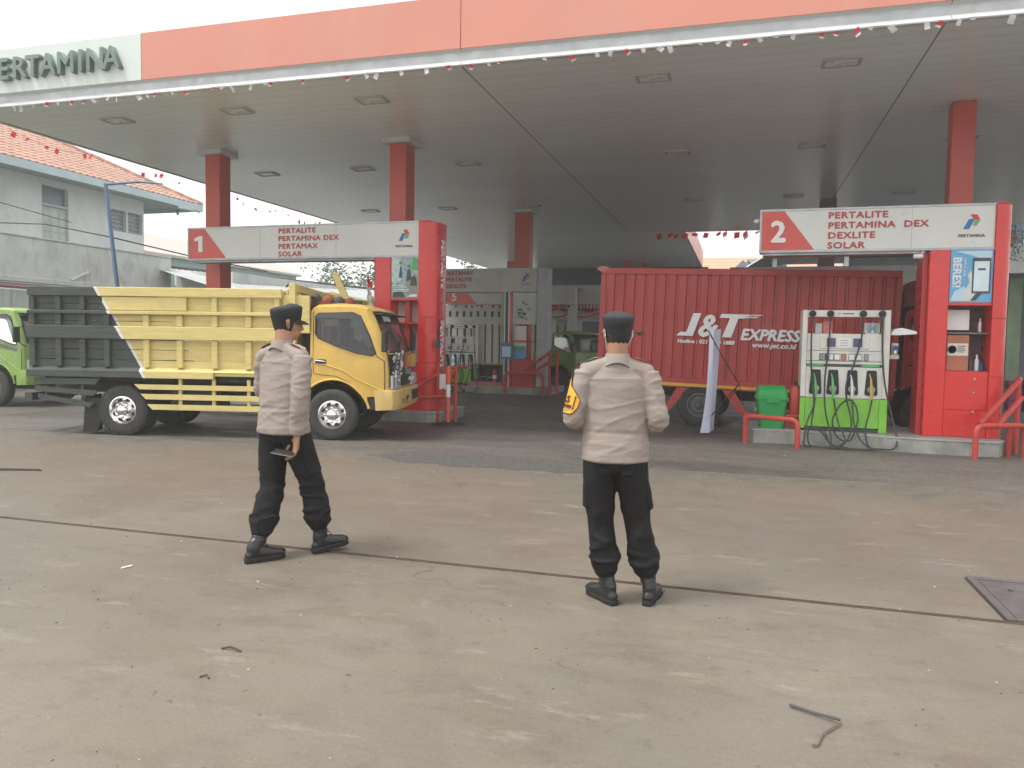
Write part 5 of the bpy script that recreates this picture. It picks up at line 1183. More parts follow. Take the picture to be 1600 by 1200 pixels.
for i in range(22): MB().box(.35+i*.14, .43+i*.14, -.135, -.125, 2.82, 2.95).build('scallop', FLW, dr)
# slatted fence of boards
fn = empty('board_fence', (-15, 31.5, 0), 0, 'cream fence of upright boards with a vent band, behind the far islands', 'fence')
CB = mat('cream painted board', (.45, .44, .38), .6, var=.1, vs=2, dirt=.2)
brd = MB().box(0, .245, 0, .05, .0, 2.2).mesh('board'); brd.materials.append(CB); brs = MB().box(0, .2, 0, .05, 2.52, 2.76).mesh('board'); brs.materials.append(CB)
for k in range(26):
    link('board', brd, fn, (k*.32, 0, 0)); link('board', brs, fn, (k*.32, 0, 0))
MB().box(-.1, 8.4, .0, .05, 2.201, 2.519).box(-.1, 8.4, .0, .05, 2.761, 3.05).build('rail', CB, fn)
MB().box(-.1, 8.4, .1, .13, 0, 2.95).build('backing', mat('dim fence backing', (.12, .11, .1), .8), fn)
# back building
bb = empty('station_office', (-8.6, 40.9, 0), 0, 'cream rear building with a dark upper band under the far canopy', 'building')
MB().box(-5, 6.9, 0, 3, 0, 4.5).build('wall', CRM, bb); MB().box(-2.2, 6.9, -.05, 3, 4.51, 5.445).build('shade_band', mat('dark blue grey shade tone', (.03, .045, .06), .2), bb)  # dark band paints the shade on the upper wall under the far canopy
for k in range(4): MB().box(.4+k*1.6, 1.6+k*1.6, -.03, .0, 1, 2.6).build('window', mat('dim louvre glass', (.12, .16, .18)), bb)
# tool shelf, extinguisher near the far island
ts = empty('tool_shelf', (-7.5, 21.4, .2), 0, 'dark open shelf box with a yellow top on the far island', 'shelf')
MB().box(0, .92, 0, .02, .14, .62).box(0, .02, -.3, -.001, .14, .62).box(.9, .92, -.3, -.001, .14, .62).box(0.021, .899, -.3, -.001, .14, .16).build('shelf_box', BLACK, ts)
MB().box(-.02, .94, -.3, .04, .621, .66).build('shelf_top', mat('ochre board', (.4, .25, .07), .6), ts); MB().box(-.1, .95, -.3, .1, .0, .13).build('shelf_plinth', mat('pinkish plinth', (.4, .14, .12), .7), ts)
for k in range(5): MB().tube([(.1+k*.12, -.2, .2+.03*(k % 3)), (.2+k*.13, -.2, .28)], .015, 5).build('tool', STEEL, ts)
o = empty('fire_extinguisher', (-6.75, 21.05, .33), 0, 'small red fire extinguisher in the tool shelf of the far island', 'fire extinguisher'); MB().lathe([(.06, 0), (.06, .3), (.03, .38)], n=12).build('cylinder', REDP, o, smooth=True); MB().lathe([(.061, .1), (.061, .2)], n=12).build('cylinder_label', WHITE, o, smooth=True); MB().box(-.03, .03, -.01, .01, .38, .43).build('valve', BLACK, o)
# beam lettered turbo right behind the container
s7 = empty('fuel_sign_kiosk', (-.3, 19.8, 0), 0, 'grey shaded beam lettered pertamax turbo just above the container roof', 'kiosk')
s7['label'] = 'grey shaded fuel beam showing just above the red container roof'
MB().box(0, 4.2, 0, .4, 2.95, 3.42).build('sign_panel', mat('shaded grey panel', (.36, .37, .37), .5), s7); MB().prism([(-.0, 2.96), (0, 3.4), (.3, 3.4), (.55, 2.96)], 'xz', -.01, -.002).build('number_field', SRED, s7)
text('PERTAMAX TURBO', .15, mat('dark brown lettering', (.12, .09, .08)), s7, (1.15, -.006, 3.22), bold=.003, sx=1.15)
MB().box(3.6, 3.95, .05, .35, 0, 2.94).build('front_column', CRM, s7)
# roofs seen through the gap at the rear
ro = empty('orange_roof_house', (-6, 56, 0), 0, 'distant house with a pale orange roof in the rear gap', 'house')
MB().box(0, 14, 0, 10, 0, 5).build('wall', WALLP, ro)
for k in range(12): MB().prism([(k*.5, 5+k*.26), (k*.5+.52, 5+k*.26+.27), (k*.5+.52, 5.03+k*.26+.3), (k*.5, 5.1+k*.26)], 'yz', -.4, 14.4).build('roof_course', mat('pale orange roof tile', (.55, .33, .22), .8, var=.12), ro)
gs = empty('grey_gable_shed', (.1, 40, 0), 0, 'small grey gabled shed roof left of the sign numbered two', 'shed')
MB().prism([(-1.2, 4.6), (-.1, 5.7), (1.2, 4.6)], 'xz', 0, 5).build('roof', mat('blue grey roof sheet', (.25, .28, .32), .6), gs, bevel=.02); MB().box(-1.1, 1.1, .1, 4.9, 0, 4.59).build('wall', STN, gs)
MB().prism([(.1, 5.72), (1.4, 5.72), (2.0, 4.6), (1.25, 4.6)], 'xz', .2, 4.8).build('roof', mat('pale grey roof sheet', (.42, .43, .45), .6), gs)
dm = empty('dark_awning', (1.4, 30, 0), 0, 'dark awning with pale edge and white posts behind the sign numbered two', 'awning')
MB().prism([(-1.6, 4.15), (-.6, 4.75), (.2, 4.95), (6, 4.95), (6, 4.9), (.2, 4.85), (-.6, 4.65)], 'xz', 0, 4).build('awning_sheet', mat('dark slate sheet', (.06, .08, .1), .5), dm)
MB().tube([(-1.6, -.02, 4.15), (-.6, -.02, 4.8), (.2, -.02, 4.97), (6, -.02, 4.97)], .035, 6).build('edge', WHITE, dm)
MB().box(-.35, -.2, .1, .25, 0, 4.7).box(2.1, 2.25, .1, .25, 0, 4.8).build('awning_post', WHITE, dm)
MB().box(2.3, 9, 2, 2.1, 0, 6.5).build('back_wall', mat('pale bluish wall', (.34, .39, .42), .7), dm)
gw = MB().box(0, .9, 0, 3, 0, 5.5).build('slate_gable', mat('slate gable', (.1, .11, .12), .6), None, loc=(1.05, 38, 0), label='dark slate gable sliver just left of the sign numbered two', cat='building')
# balcony house at the right edge
bh = empty('balcony_house', (8.1, 29, 0), 0, 'white house with glass balcony and plants at the right edge', 'house')
MB().box(.0, 6, .5, 6, 4.4, 4.7).box(0, 6, 0, .49, 4.0, 4.95).box(0, .2, .5, 6, 4.71, 7.5).box(0, 6, .5, 6, 7.4, 7.6).box(2, 2.3, .5, 6, 4.71, 7.4).build('wall', WALLP, bh)
MB().box(.2, 2, .8, .84, 4.95, 7.35).box(2.3, 6, .8, .84, 4.95, 7.35).build('window_pane', mat('blue grey window glass', (.1, .14, .19), .1), bh)
MB().box(.2, .28, .76, .79, 4.95, 7.35).box(.9, .97, .76, .79, 4.95, 7.35).box(1.9, 2.0, .76, .79, 4.95, 7.35).build('window_frame', WHITE, bh)
for k in range(10): MB().box(.1+k*.3, .13+k*.3, .02, .05, 4.96, 5.9).build('baluster', BLACK, bh)
MB().box(0, .25, .5, 1, 0, 3.99).box(1.2, 1.5, .5, 1, 0, 3.99).build('column', mat('pinkish grey column', (.3, .24, .26), .7), bh); MB().box(.5, .9, .6, .9, 0, 3.9).build('column', mat('dull green column', (.17, .24, .15), .7), bh)
MB().box(-.2, 6, 2.5, 2.6, 0, 4).build('back_wall', mat('dim grey violet wall', (.12, .12, .15), .8), bh)
for bx0 in (0, 1):
    pb = empty('balcony_plant', (8.4+bx0*.9, 28.85, 4.95), 0, ['trailing green plant at the left end of the balcony', 'second trailing plant further right on the balcony'][bx0], 'plant')
    MB().lathe([(.1, 0), (.14, .25)], n=10).build('pot', mat('clay pot', (.3, .14, .09), .8), pb)
    rnd = random.Random(bx0)
    b = MB()
    for i in range(220):
        p = Vector((rnd.gauss(0, .25), rnd.gauss(-.08, .1), rnd.uniform(-.6, .65))); u = Vector((rnd.gauss(0, 1), rnd.gauss(0, 1), rnd.gauss(0, 1))).normalized(); v = u.cross(Vector((0, .3, 1))).normalized(); b.add([p-u*.05, p+v*.03, p+u*.05, p-v*.03], [(0, 1, 2, 3)])
    b.build('foliage', LEAF[2], pb)
rnd = random.Random(5)
for i in range(9):
    MB().box(0, .3, 0, .3, 0, .24).build('soft_drink_crate', mat('magenta crate plastic', (.3, .03, .12), .5), None, bevel=.01, loc=(6.35+(i % 3)*.34, 21.5+.02*(i//3), .005+(i//3)*.25), group='magenta crates at the right edge', cat='crate',
        label='magenta crate, %s of the %s stack behind the right guard rail' % (['bottom', 'middle', 'top'][i//3], ['left', 'middle', 'right'][i % 3]))
# surroundings out of the frame or far off
hz = MB().box(-400, 400, 690, 692, 0, 6).build('far_hills', mat('hazy hill', (.3, .33, .33), .9), kind='structure')

# ------------------------------------------------------------------ litter on the ground
def litter(name, pts, r, m, label, cat='litter', grp=None):
    a = Vector(pts[0]); MB().tube([Vector(p)-a for p in pts], r, 6).build(name, m, None, loc=a, label=label, cat=cat, group=grp)
litter('rubber_strip', [(.25, 3.41, .012), (.35, 3.36, .014), (.44, 3.32, .02)], .006, mat('dark grey strip', (.06, .06, .065), .5), 'dark straight strip lying on the concrete at the lower right', 'strip')
litter('dry_twig', [(.44, 3.31, .014), (.405, 3.26, .012), (.36, 3.19, .012), (.335, 3.1, .01), (.315, 3.09, .01)], .0045, mat('grey brown twig', (.14, .11, .09), .9), 'grey brown twig bent from the end of the dark strip', 'twig')
litter('dry_leaf', [(-2.41, 3.16, .006), (-2.37, 3.17, .014), (-2.33, 3.165, .012), (-2.3, 3.16, .004)], .005, mat('brown leaf', (.08, .06, .04), .9), 'dark dry curled leaf below the walking officer', 'leaf')
litter('dry_leaf', [(-2.3, 2.86, .005), (-2.275, 2.88, .01), (-2.25, 2.86, .005)], .004, mat('brown leaf', (.08, .06, .04)), 'tiny dark curled leaf nearer the bottom edge', 'leaf')
litter('iron_rod', [(-7.95, 6.52, .012), (-7.7, 6.62, .014), (-7.5, 6.7, .012)], .009, BLACK, 'thin black rods lying at the left edge of the forecourt', 'rod')
litter('iron_rod', [(-7.95, 6.6, .012), (-7.62, 6.66, .014), (-7.45, 6.68, .012)], .007, BLACK, 'second thin rod crossing the black rod at the left edge', 'rod')
litter('paper_scrap', [(-3.87, 4.06, .006), (-3.84, 4.12, .008)], .006, LETW, 'small white scrap left of the walking officer', 'litter')
rnd = random.Random(21); b = MB(); b2 = MB(); b3 = MB()
for i in range(480):
    x = rnd.uniform(-9, 5); y = rnd.choice([rnd.uniform(2.0, 6), rnd.uniform(2, 12)]); s_ = rnd.uniform(.003, .009)*(1+y*.05); a = rnd.uniform(0, 6)
    u = Vector((math.cos(a), math.sin(a), 0)); v = Vector((-u.y, u.x, 0)); p = Vector((x, y, .001)); k = rnd.uniform(.3, .8)
    (b if rnd.random() < .82 else b2).add([p-u*s_, p-v*s_*k, p+u*s_, p+v*s_*k, p+Vector((0, 0, s_*.5))], [(0, 1, 4), (1, 2, 4), (2, 3, 4), (3, 0, 4)])
b.build('ground_debris', mat('dark crumbs', (.07, .055, .04), .9), kind='stuff', label='tiny dark crumbs and leaf bits strewn over the concrete', cat='debris')
b2.build('ground_debris', mat('pale crumbs', (.5, .47, .4), .9), kind='stuff', label='tiny pale chips strewn over the concrete', cat='debris')
for i in range(9000):
    g_ = rnd.random()
    if g_ < .45: x, y = rnd.gauss(-2.6, 1.2), rnd.gauss(9.35, .45)
    elif g_ < .9: x, y = rnd.uniform(1, 5.5), rnd.gauss(10.4, .55)
    else: x, y = rnd.uniform(-8, 5), rnd.uniform(9.2, 12)
    if y < 8.3 or y > 12.1: continue
    s_ = rnd.uniform(.005, .012); p = Vector((x, y, .001)); a = rnd.uniform(0, 6); u = Vector((math.cos(a), math.sin(a), 0)); v = Vector((-u.y, u.x, 0))
    b3.add([p-u*s_, p-v*s_*.7, p+u*s_, p+v*s_*.7, p+Vector((0, 0, s_*.8))], [(0, 1, 4), (1, 2, 4), (2, 3, 4), (3, 0, 4)])
b3.build('loose_gravel', mat('grey gravel', (.13, .125, .115), .9, var=.4, vs=30), kind='stuff', label='loose grey gravel along the canopy drip line', cat='gravel')
# asphalt patches with worn edge
def patch(cx_, cy_, rx, ry, seed):
    rnd = random.Random(seed); pts = [(cx_+math.cos(2*math.pi*i/40)*rx*(1+rnd.uniform(-.12, .12)), cy_+math.sin(2*math.pi*i/40)*ry*(1+rnd.uniform(-.2, .2))) for i in range(40)]
    return pts
MB().prism(patch(-2.8, 9.15, 1.7, .42, 3), 'xy', .0005, .0045).build('asphalt_patch', mat('gritty grey asphalt', (.085, .082, .076), .9, var=.4, vs=12, bump=.6, bs=60), kind='structure')
# ------------------------------------------------------------------ people
SKIN = mat('brown skin', (.38, .19, .11), .5, var=.12, vs=9)
SHIRT = mat('greyish tan uniform cloth', (.29, .245, .215), .8, var=.05, vs=4, bump=.15, bs=420, spec=.25)
TROU = mat('black uniform cloth', (.012, .0115, .012), .85, var=.15, vs=4, bump=.15, bs=420, spec=.25)
BOOT = mat('black boot leather', (.018, .018, .018), .33, var=.2, vs=20, bump=.1, bs=80)
SOLE = mat('black rubber sole', (.012, .012, .012), .7)
CAPM = mat('black cap cloth', (.017, .018, .022), .8, var=.15, bump=.1, bs=300)
HAIR = mat('short black hair', (.02, .017, .015), .8, var=.4, vs=60, bump=.5, bs=300)

def chain(b, pts, rad, side=(1, 0, 0), n=20, capr=.75):
    """closed elliptical loft along pts; rad = (ra, rb) per point, ra along side."""
    pts = [Vector(p) for p in pts]; side = Vector(side); rings = []
    def ringat(p, d, ra, rb):
        x = (side-d*side.dot(d)).normalized(); y = d.cross(x)
        return [p+x*ra*math.cos(2*math.pi*i/n)+y*rb*math.sin(2*math.pi*i/n) for i in range(n)]
    ds = [(pts[min(k+1, len(pts)-1)]-pts[max(k-1, 0)]).normalized() for k in range(len(pts))]
    r0, r1 = rad[0], rad[-1]
    for k in (3, 2, 1):
        a = R(90*k/3.3); rings.append(ringat(pts[0]-ds[0]*min(r0)*capr*math.sin(a), ds[0], r0[0]*math.cos(a), r0[1]*math.cos(a)))
    for p, d, r in zip(pts, ds, rad): rings.append(ringat(p, d, *r))
    for k in (1, 2, 3):
        a = R(90*k/3.3); rings.append(ringat(pts[-1]+ds[-1]*min(r1)*capr*math.sin(a), ds[-1], r1[0]*math.cos(a), r1[1]*math.cos(a)))
    b.ring(rings)
def interp(pts, m=4):
    out = []; pts = [Vector(p) for p in pts]
    for i in range(len(pts)-1):
        p0, p1, p2, p3 = pts[max(i-1, 0)], pts[i], pts[i+1], pts[min(i+2, len(pts)-1)]
        for q in range(m):
            t = q/m; out.append(.5*((2*p1)+(p2-p0)*t+(2*p0-5*p1+4*p2-p3)*t*t+(3*p1-p0-3*p2+p3)*t**3))
    return out+[pts[-1]]
def smooth_chain(b, pts, rad, side=(1, 0, 0), m=4, n=20, capr=.75):
    P = interp(pts, m); Rr = interp([(a, c, 0) for a, c in rad], m); chain(b, P, [(r.x, r.y) for r in Rr], side, n, capr)
def fuse(b, name, mat_, parent, voxel, smooth=3, disp=None, cut=None):
    o = b.build(name, mat_, None)
    md = o.modifiers.new('r', 'REMESH'); md.mode = 'VOXEL'; md.voxel_size = voxel; md.adaptivity = 0
    ms = o.modifiers.new('s', 'SMOOTH'); ms.iterations = smooth; ms.factor = .6
    bpy.context.view_layer.update(); dg = bpy.context.evaluated_depsgraph_get()
    me = bpy.data.meshes.new_from_object(o.evaluated_get(dg)); o.modifiers.clear(); o.data = me
    if disp:
        me.update(); vn = [v.normal.copy() for v in me.vertices]
        for v, nn in zip(me.vertices, vn): v.co += nn*disp(v.co)
    for p in me.polygons: p.use_smooth = True
    me.materials.clear(); me.materials.append(mat_); o.parent = parent
    return o
def crease(p, f, s=(1, 1, 1), seed=0):
    return 1-abs(mnoise.noise(Vector((p.x*f*s[0]+seed, p.y*f*s[1], p.z*f*s[2]))))*2
def hand(b, wrist, dirn, palm_n, side_v, curl=.6, s=1.0):
    """palm and five separate fingers; dirn: along the hand, palm_n: out of the palm, side_v: towards the thumb."""
    W, D, Nn, T = Vector(wrist), Vector(dirn).normalized(), Vector(palm_n).normalized(), Vector(side_v).normalized()
    chain(b, [W-D*.02, W+D*.03*s, W+D*.08*s], [(.024*s, .019*s), (.036*s, .017*s), (.038*s, .014*s)], T, 14)
    for k, (off, L_, r_) in enumerate(((.027, .072, .0088), (.009, .08, .009), (-.009, .075, .0086), (-.026, .058, .0078))):
        p = W+D*.085*s+T*off*s; pts = [p-D*.02]; ang = .15
        d = D
        for seg in (.42, .32, .26):
            ang2 = curl*(.7+.25*k/3); d = (d*math.cos(ang2)+Nn*math.sin(ang2)).normalized() if seg != .42 else (D*math.cos(curl*.5)+Nn*math.sin(curl*.5)).normalized()
            if seg == .26: pass
            p = p+d*L_*seg*s; pts.append(p.copy())
            if seg == .42: dd = d
            Nn2 = Nn
        chain(b, pts, [(r_*s, r_*s)]*(len(pts)-1)+[(r_*.85*s, r_*.85*s)], T, 8, 1)
    p = W+D*.02*s+T*.022*s
    chain(b, [p, p+(D*.6+T*.8+Nn*.3).normalized()*.035*s, p+(D*.6+T*.8+Nn*.3).normalized()*.035*s+(D*.9+T*.1+Nn*.5).normalized()*.03*s, p+(D*.6+T*.8+Nn*.3).normalized()*.035*s+(D*.9+T*.1+Nn*.5).normalized()*.055*s], [(.013*s, .013*s), (.011*s, .011*s), (.01*s, .01*s), (.008*s, .008*s)], Nn, 8, 1)
def rotz(v, a, c=(0, 0)): 
    x, y = v[0]-c[0], v[1]-c[1]; return Vector((c[0]+x*math.cos(a)-y*math.sin(a), c[1]+x*math.sin(a)+y*math.cos(a), v[2]))

def officer(loc, rz, label, J, H=1.72, belly=0., headyaw=0., band=False, mask=False, width=1.0):
    k = H/1.72
    o = empty('person', loc, rz, label, 'person')
    hx, hy = J.get('head', (0, 0)); hc = (hx, hy)
    def hd(x, y, z): return rotz((hx+x, hy+y, z*k), headyaw, hc)
    sw = .185*width
    # ---- body: one continuous mesh, skin, a little inside the clothes
    b = MB()
    smooth_chain(b, [(0, 0, .86*k), (0, .0, .98*k), (0, .01, 1.12*k), (0, .015, 1.28*k), (0, 0, 1.4*k), (0, -.01, 1.45*k)], [(.15, .1), (.145, .1+belly*.6), (.145, .1+belly*.7), (.165, .105), (.15, .08), (.07, .055)])
    smooth_chain(b, [(0, -.015, 1.40*k), (hx*.5, -.012+hy*.5, 1.47*k), hd(0, -.012, 1.56)], [(.064, .064), (.06, .064), (.062, .07)])
    # head
    for c, r_ in (((0, -.005, 1.628), (.074, .093, .086)), ((0, .02, 1.58), (.066, .078, .07)), ((0, .035, 1.53), (.05, .058, .05)), ((0, .045, 1.502), (.03, .035, .025))):
        P = []
        for i in range(1, 12):
            t = math.pi*i/12; P.append([tuple(hd(c[0]+r_[0]*math.sin(t)*math.cos(q*math.pi/10), c[1]+r_[1]*math.sin(t)*math.sin(q*math.pi/10), c[2]+r_[2]*math.cos(t)/1)) for q in range(20)])
        b.ring(P)
    chain(b, [hd(0, .09, 1.60), hd(0, .104, 1.578), hd(0, .112, 1.557), hd(0, .1, 1.548)], [(.008, .01), (.011, .014), (.017, .014), (.014, .01)], (1, 0, 0), 10)
    chain(b, [hd(-.016, .092, 1.527), hd(.016, .092, 1.527)], [(.01, .007)]*2, (0, 1, 0), 8)
    for s_ in (-1, 1):   # ears
        chain(b, [hd(s_*.073, -.012, 1.562), hd(s_*.082, -.02, 1.585), hd(s_*.087, -.022, 1.605), hd(s_*.08, -.012, 1.618)], [(.006, .010), (.006, .016), (.007, .019), (.006, .012)], hd(1, 0, 1)-hd(0, 0, 1), 10)
    for sd, s_ in (('L', -1), ('R', 1)):
        S_, E_, W_ = J['sh'+sd], J['el'+sd], J['wr'+sd]
        smooth_chain(b, [Vector(S_)-Vector((s_*.02, 0, .012)), Vector(S_).lerp(Vector(E_), .5), E_, Vector(E_).lerp(Vector(W_), .5), W_], [(.042, .042), (.042, .042), (.036, .036), (.034, .034), (.025, .022)], (0, 1, 0))
        hd_ = J['hand'+sd]; hand(b, W_, hd_[0], hd_[1], hd_[2], hd_[3], 1.16*k)
        Hh, K_, A_ = J['hip'+sd], J['kn'+sd], J['an'+sd]
        smooth_chain(b, [Hh, Vector(Hh).lerp(Vector(K_), .5), K_, Vector(K_).lerp(Vector(A_), .4), A_], [(.085, .085), (.07, .07), (.05, .052), (.05, .052), (.035, .04)])
        tdir = Vector(J['toe'+sd]); A = Vector(A_)
        chain(b, [A-tdir*.03-Vector((0, 0, .03)), A+tdir*.06-Vector((0, 0, .04)), A+tdir*.12-Vector((0, 0, .055))], [(.03, .03), (.034, .025), (.03, .015)], tdir.cross(Vector((0, 0, 1))))
    body = fuse(b, 'body', SKIN, o, .0052, 4)
    # eyes
    for s_ in (-1, 1):
        e = MB().lathe([(.0, 0), (.009, .002), (.011, .006)], (0, 0, 0), 'y', 10); c = hd(s_*.03, .083, 1.592)
        e.build('eye', mat('eye white', (.6, .6, .58), .2), o, loc=c).rotation_euler = (0, 0, headyaw+math.pi)
        bw_ = MB().tube([hd(s_*.016, .092, 1.612), hd(s_*.032, .09, 1.618), hd(s_*.05, .078, 1.613)], .004, 5).build('eyebrow', HAIR, o)
    # hair: close-cropped, from the nape up under the cap
    P = []
    for z, rx_, ry_, off in ((1.542, .0635, .068, -.012), (1.556, .067, .077, -.009), (1.575, .071, .088, -.007), (1.595, .075, .094, -.006), (1.615, .0775, .0965, -.005)):
        P.append([tuple(hd(rx_*math.cos(R(-200+220*q/24)), off+ry_*math.sin(R(-200+220*q/24)), z+.004*math.sin(q*2.1)*(1 if z < 1.56 else 0))) for q in range(25)])
    MB().grid(P).build('hair', HAIR, o, smooth=True)
    # cap
    cp = []
    tl = .0
    for z, ra, rb, tilt in ((1.606, .081, .1, 0), (1.63, .084, .104, 0), (1.634, .087, .107, 0), (1.675, .092, .112, 0), (1.692, .094, .114, .0), (1.702, .089, .109, .0), (1.716, .06, .075, .0), (1.721, .02, .03, 0)):
        cp.append([hd(ra*math.cos(2*math.pi*i/36), rb*math.sin(2*math.pi*i/36)-.003, z+(.012*math.sin(2*math.pi*i/36) if z > 1.65 else -.004*math.sin(2*math.pi*i/36)*-1)) for i in range(36)])
    capo = MB().ring(cp).build('cap', CAPM, o, smooth=True, sharp=60)
    v = []
    for j_, (ext_, dz) in enumerate(((0, 0), (.03, -.006), (.055, -.02), (.062, -.024))):
        v.append([hd((.084+ext_*.15)*math.cos(R(20+140*i/14)), (.1+ext_*(1.0 if 1 else 0)*math.sin(R(20+140*i/14)))*math.sin(R(20+140*i/14)), 1.618+dz) for i in range(15)])
    vb = [[p-Vector((0, 0, .006)) for p in r_] for r_ in reversed(v)]
    MB().ring(v+vb, close=False, cap=False).build('visor', CAPM, capo, smooth=True, sharp=40)
    if mask:
        mk = MB().ring([[hd((.052+.004*math.sin(i))*math.cos(R(10+160*i/12)), (.055+.055*math.sin(R(10+160*i/12)))-.0, z) for i in range(13)] for z in (1.49, 1.52, 1.56, 1.575)], close=False, cap=False).build('face_mask', WHITE, o, smooth=True)
        for s_ in (-1, 1):
            MB().tube([hd(s_*.055, .07, 1.57), hd(s_*.072, .01, 1.6), hd(s_*.081, -.03, 1.612), hd(s_*.079, -.036, 1.58), hd(s_*.066, .0, 1.535), hd(s_*.054, .06, 1.5)], .003, 5).build('mask_loop', LETW, mk)
    # ---- shirt
    b = MB(); hem = .835*k
    smooth_chain(b, [(0, .0, hem+.02), (0, .0, .93*k), (0, .01, 1.05*k), (0, .012, 1.2*k), (0, .005, 1.31*k), (0, -.002, 1.375*k), (0, -.01, 1.43*k), (0, -.012, 1.465*k)],
                 [(.198*width, .136+belly), (.19*width, .125+belly), (.187*width, .122+belly*1.1), (.198*width, .122+belly*.5), (.19*width, .112), (.15*width, .088), (.1, .07), (.064, .062)], capr=.12, n=28)
    for sd, s_ in (('L', -1), ('R', 1)):
        S_, E_, W_ = Vector(J['sh'+sd]), Vector(J['el'+sd]), Vector(J['wr'+sd]); ew = (W_-E_).normalized()
        chain(b, [(s_*.05, -.008, 1.42*k), (s_*sw*.55, -.006, 1.395*k), S_+Vector((-s_*.01, 0, 0))], [(.052, .045), (.058, .05), (.06, .06)], (0, 1, 0))
        smooth_chain(b, [S_, S_.lerp(E_, .3), S_.lerp(E_, .7), E_, E_.lerp(W_, .3), E_.lerp(W_, .7), W_-ew*.012], [(.064, .062), (.064, .064), (.06, .06), (.057, .058), (.055, .055), (.05, .048), (.047, .045)], (0, 1, 0), capr=.1)
    def sd_(p):
        z = p.z/k; d = 0
        low = max(0, 1-abs(z-1.0)/.22); d += low*.008*max(0, crease(p, 7, (.35, .5, 1.8), J['seed'])-.35)
        ab = max(0, abs(p.x)-.13)/.1
        d += min(1, ab)*.009*max(0, crease(p, 11, (.7, .8, 1.5), J['seed']+5)-.3)*(1 if z < 1.38 else .3)
        d += .006*max(0, crease(Vector((p.x*.7+p.z*.5, p.y, p.z-.4*p.x)), 8, (.5, .5, 1.3), J['seed']+9)-.4)
        d += .003*mnoise.noise(p*9) + .003*max(0, crease(p, 15, (.5, .5, 1.3), J['seed']+31)-.5)
        wst = math.exp(-((z-1.02)/.012)**2); d -= .004*wst if abs(p.x) < .19 else 0
        return d
    shirt = fuse(b, 'shirt', SHIRT, o, .0058, 3, sd_)
    # yoke seam, collar, shoulder straps
    def torso_y(x, z):   # back surface of the shirt
        rows_ = ((1.05, .187*width, .122+belly*1.1), (1.2, .198*width, .122+belly*.5), (1.32, .2*width, .112), (1.39, .175*width, .088), (1.45, .1, .066))
        zz = z/k
        for (z0_, a0, b0), (z1_, a1, b1) in zip(rows_[:-1], rows_[1:]):
            if z0_ <= zz <= z1_: t = (zz-z0_)/(z1_-z0_); a_, b_ = a0+(a1-a0)*t, b0+(b1-b0)*t; break
        else: a_, b_ = .19, .12
        return -b_*math.sqrt(max(.05, 1-(x/a_)**2))
    MB().tube([(x*.01, torso_y(x*.01, (1.335-.00002*x*x)*k)-.001, (1.335-.00002*x*x)*k) for x in range(-16, 17, 2)], .0022, 5).build('yoke_seam', SHIRT, shirt)
    cr = []
    cz = lambda a, dz: k*1.478 + .0*a - dz*(1 + .9*abs(math.cos(a))**2)
    for dz, ra, rb, off in ((.05, .094, .082, -.012), (.025, .08, .075, -.013), (.002, .068, .068, -.012), (-.002, .066, .066, -.012), (.004, .063, .063, -.012)):
        cr.append([(ra*math.cos(R(-250+320*i/30)), rb*math.sin(R(-250+320*i/30))+off, cz(R(-250+320*i/30), dz)) for i in range(31)])
    MB().ring(cr, close=False, cap=False).build('collar', SHIRT, shirt, smooth=True)
    MB().tube([(.0955*math.cos(R(-180+180*i/20)), .0835*math.sin(R(-180+180*i/20))-.012, cz(R(-180+180*i/20), .052)) for i in range(21)], .0018, 5).build('collar_edge', CAPM, shirt)
    for s_ in (-1, 1):
        S_ = Vector(J['shL' if s_ < 0 else 'shR']); a = Vector((s_*.078, -.005, 1.457*k)); c_ = S_+Vector((0, 0, .066))
        ep = MB().ring([[a+Vector((0, y, 0)) for y in (-.022, 0, .022)], [a.lerp(c_, .5)+Vector((0, y, .012-.002*abs(y)*50)) for y in (-.025, 0, .025)], [c_+Vector((0, y, .004)) for y in (-.027, 0, .027)], [c_+Vector((s_*.02, y, -.012)) for y in (-.02, 0, .02)]], close=False, cap=False).build('shoulder_strap', SHIRT, shirt, smooth=True)
    # ---- trousers
    b = MB()
    smooth_chain(b, [(0, 0, .80*k), (0, 0, .87*k), (0, 0, .95*k), (0, 0, 1.0*k)], [(.15, .11), (.178*width, .125), (.175*width, .118), (.16*width, .11)], n=28, capr=.3)
    for sd, s_ in (('L', -1), ('R', 1)):
        Hh, K_, A_ = Vector(J['hip'+sd]), Vector(J['kn'+sd]), Vector(J['an'+sd]); cf = K_.lerp(A_, .78)
        smooth_chain(b, [Hh+Vector((0, 0, .04)), Hh.lerp(K_, .25), Hh.lerp(K_, .6), K_, K_.lerp(A_, .35), K_.lerp(A_, .62), cf], [(.094, .104), (.098, .108), (.09, .097), (.078, .084), (.08, .088), (.078, .084), (.056, .058)], capr=.3)
        # cargo pocket: flat swelling on the outside of the thigh
        mdl = Hh.lerp(K_, .45); d = (K_-Hh).normalized(); ox = Vector((s_*.08, 0, 0))
        chain(b, [mdl+ox-d*.085, mdl+ox+d*.0, mdl+ox+d*.1], [(.014, .055), (.022, .065), (.022, .062)], (1, 0, 0), 14, .4)
    kz = (J['knL'][2]+J['knR'][2])/2
    def td_(p):
        d = .003*mnoise.noise(p*10)
        kn = max(0, 1-abs(p.z-kz+.06)/.2); d += kn*.022*max(0, crease(p, 7, (.7, .7, 1.7), J['seed']+2)-.3)
        an = max(0, 1-abs(p.z-.27)/.13); d += an*.024*max(0, crease(p, 8, (.7, .7, 2.2), J['seed']+4)-.25)
        d += .006*max(0, crease(Vector((p.x+p.z*.3, p.y, p.z)), 6, (1, 1, .8), J['seed']+8)-.45)
        return d
    tr = fuse(b, 'trousers', TROU, o, .0062, 3, td_)
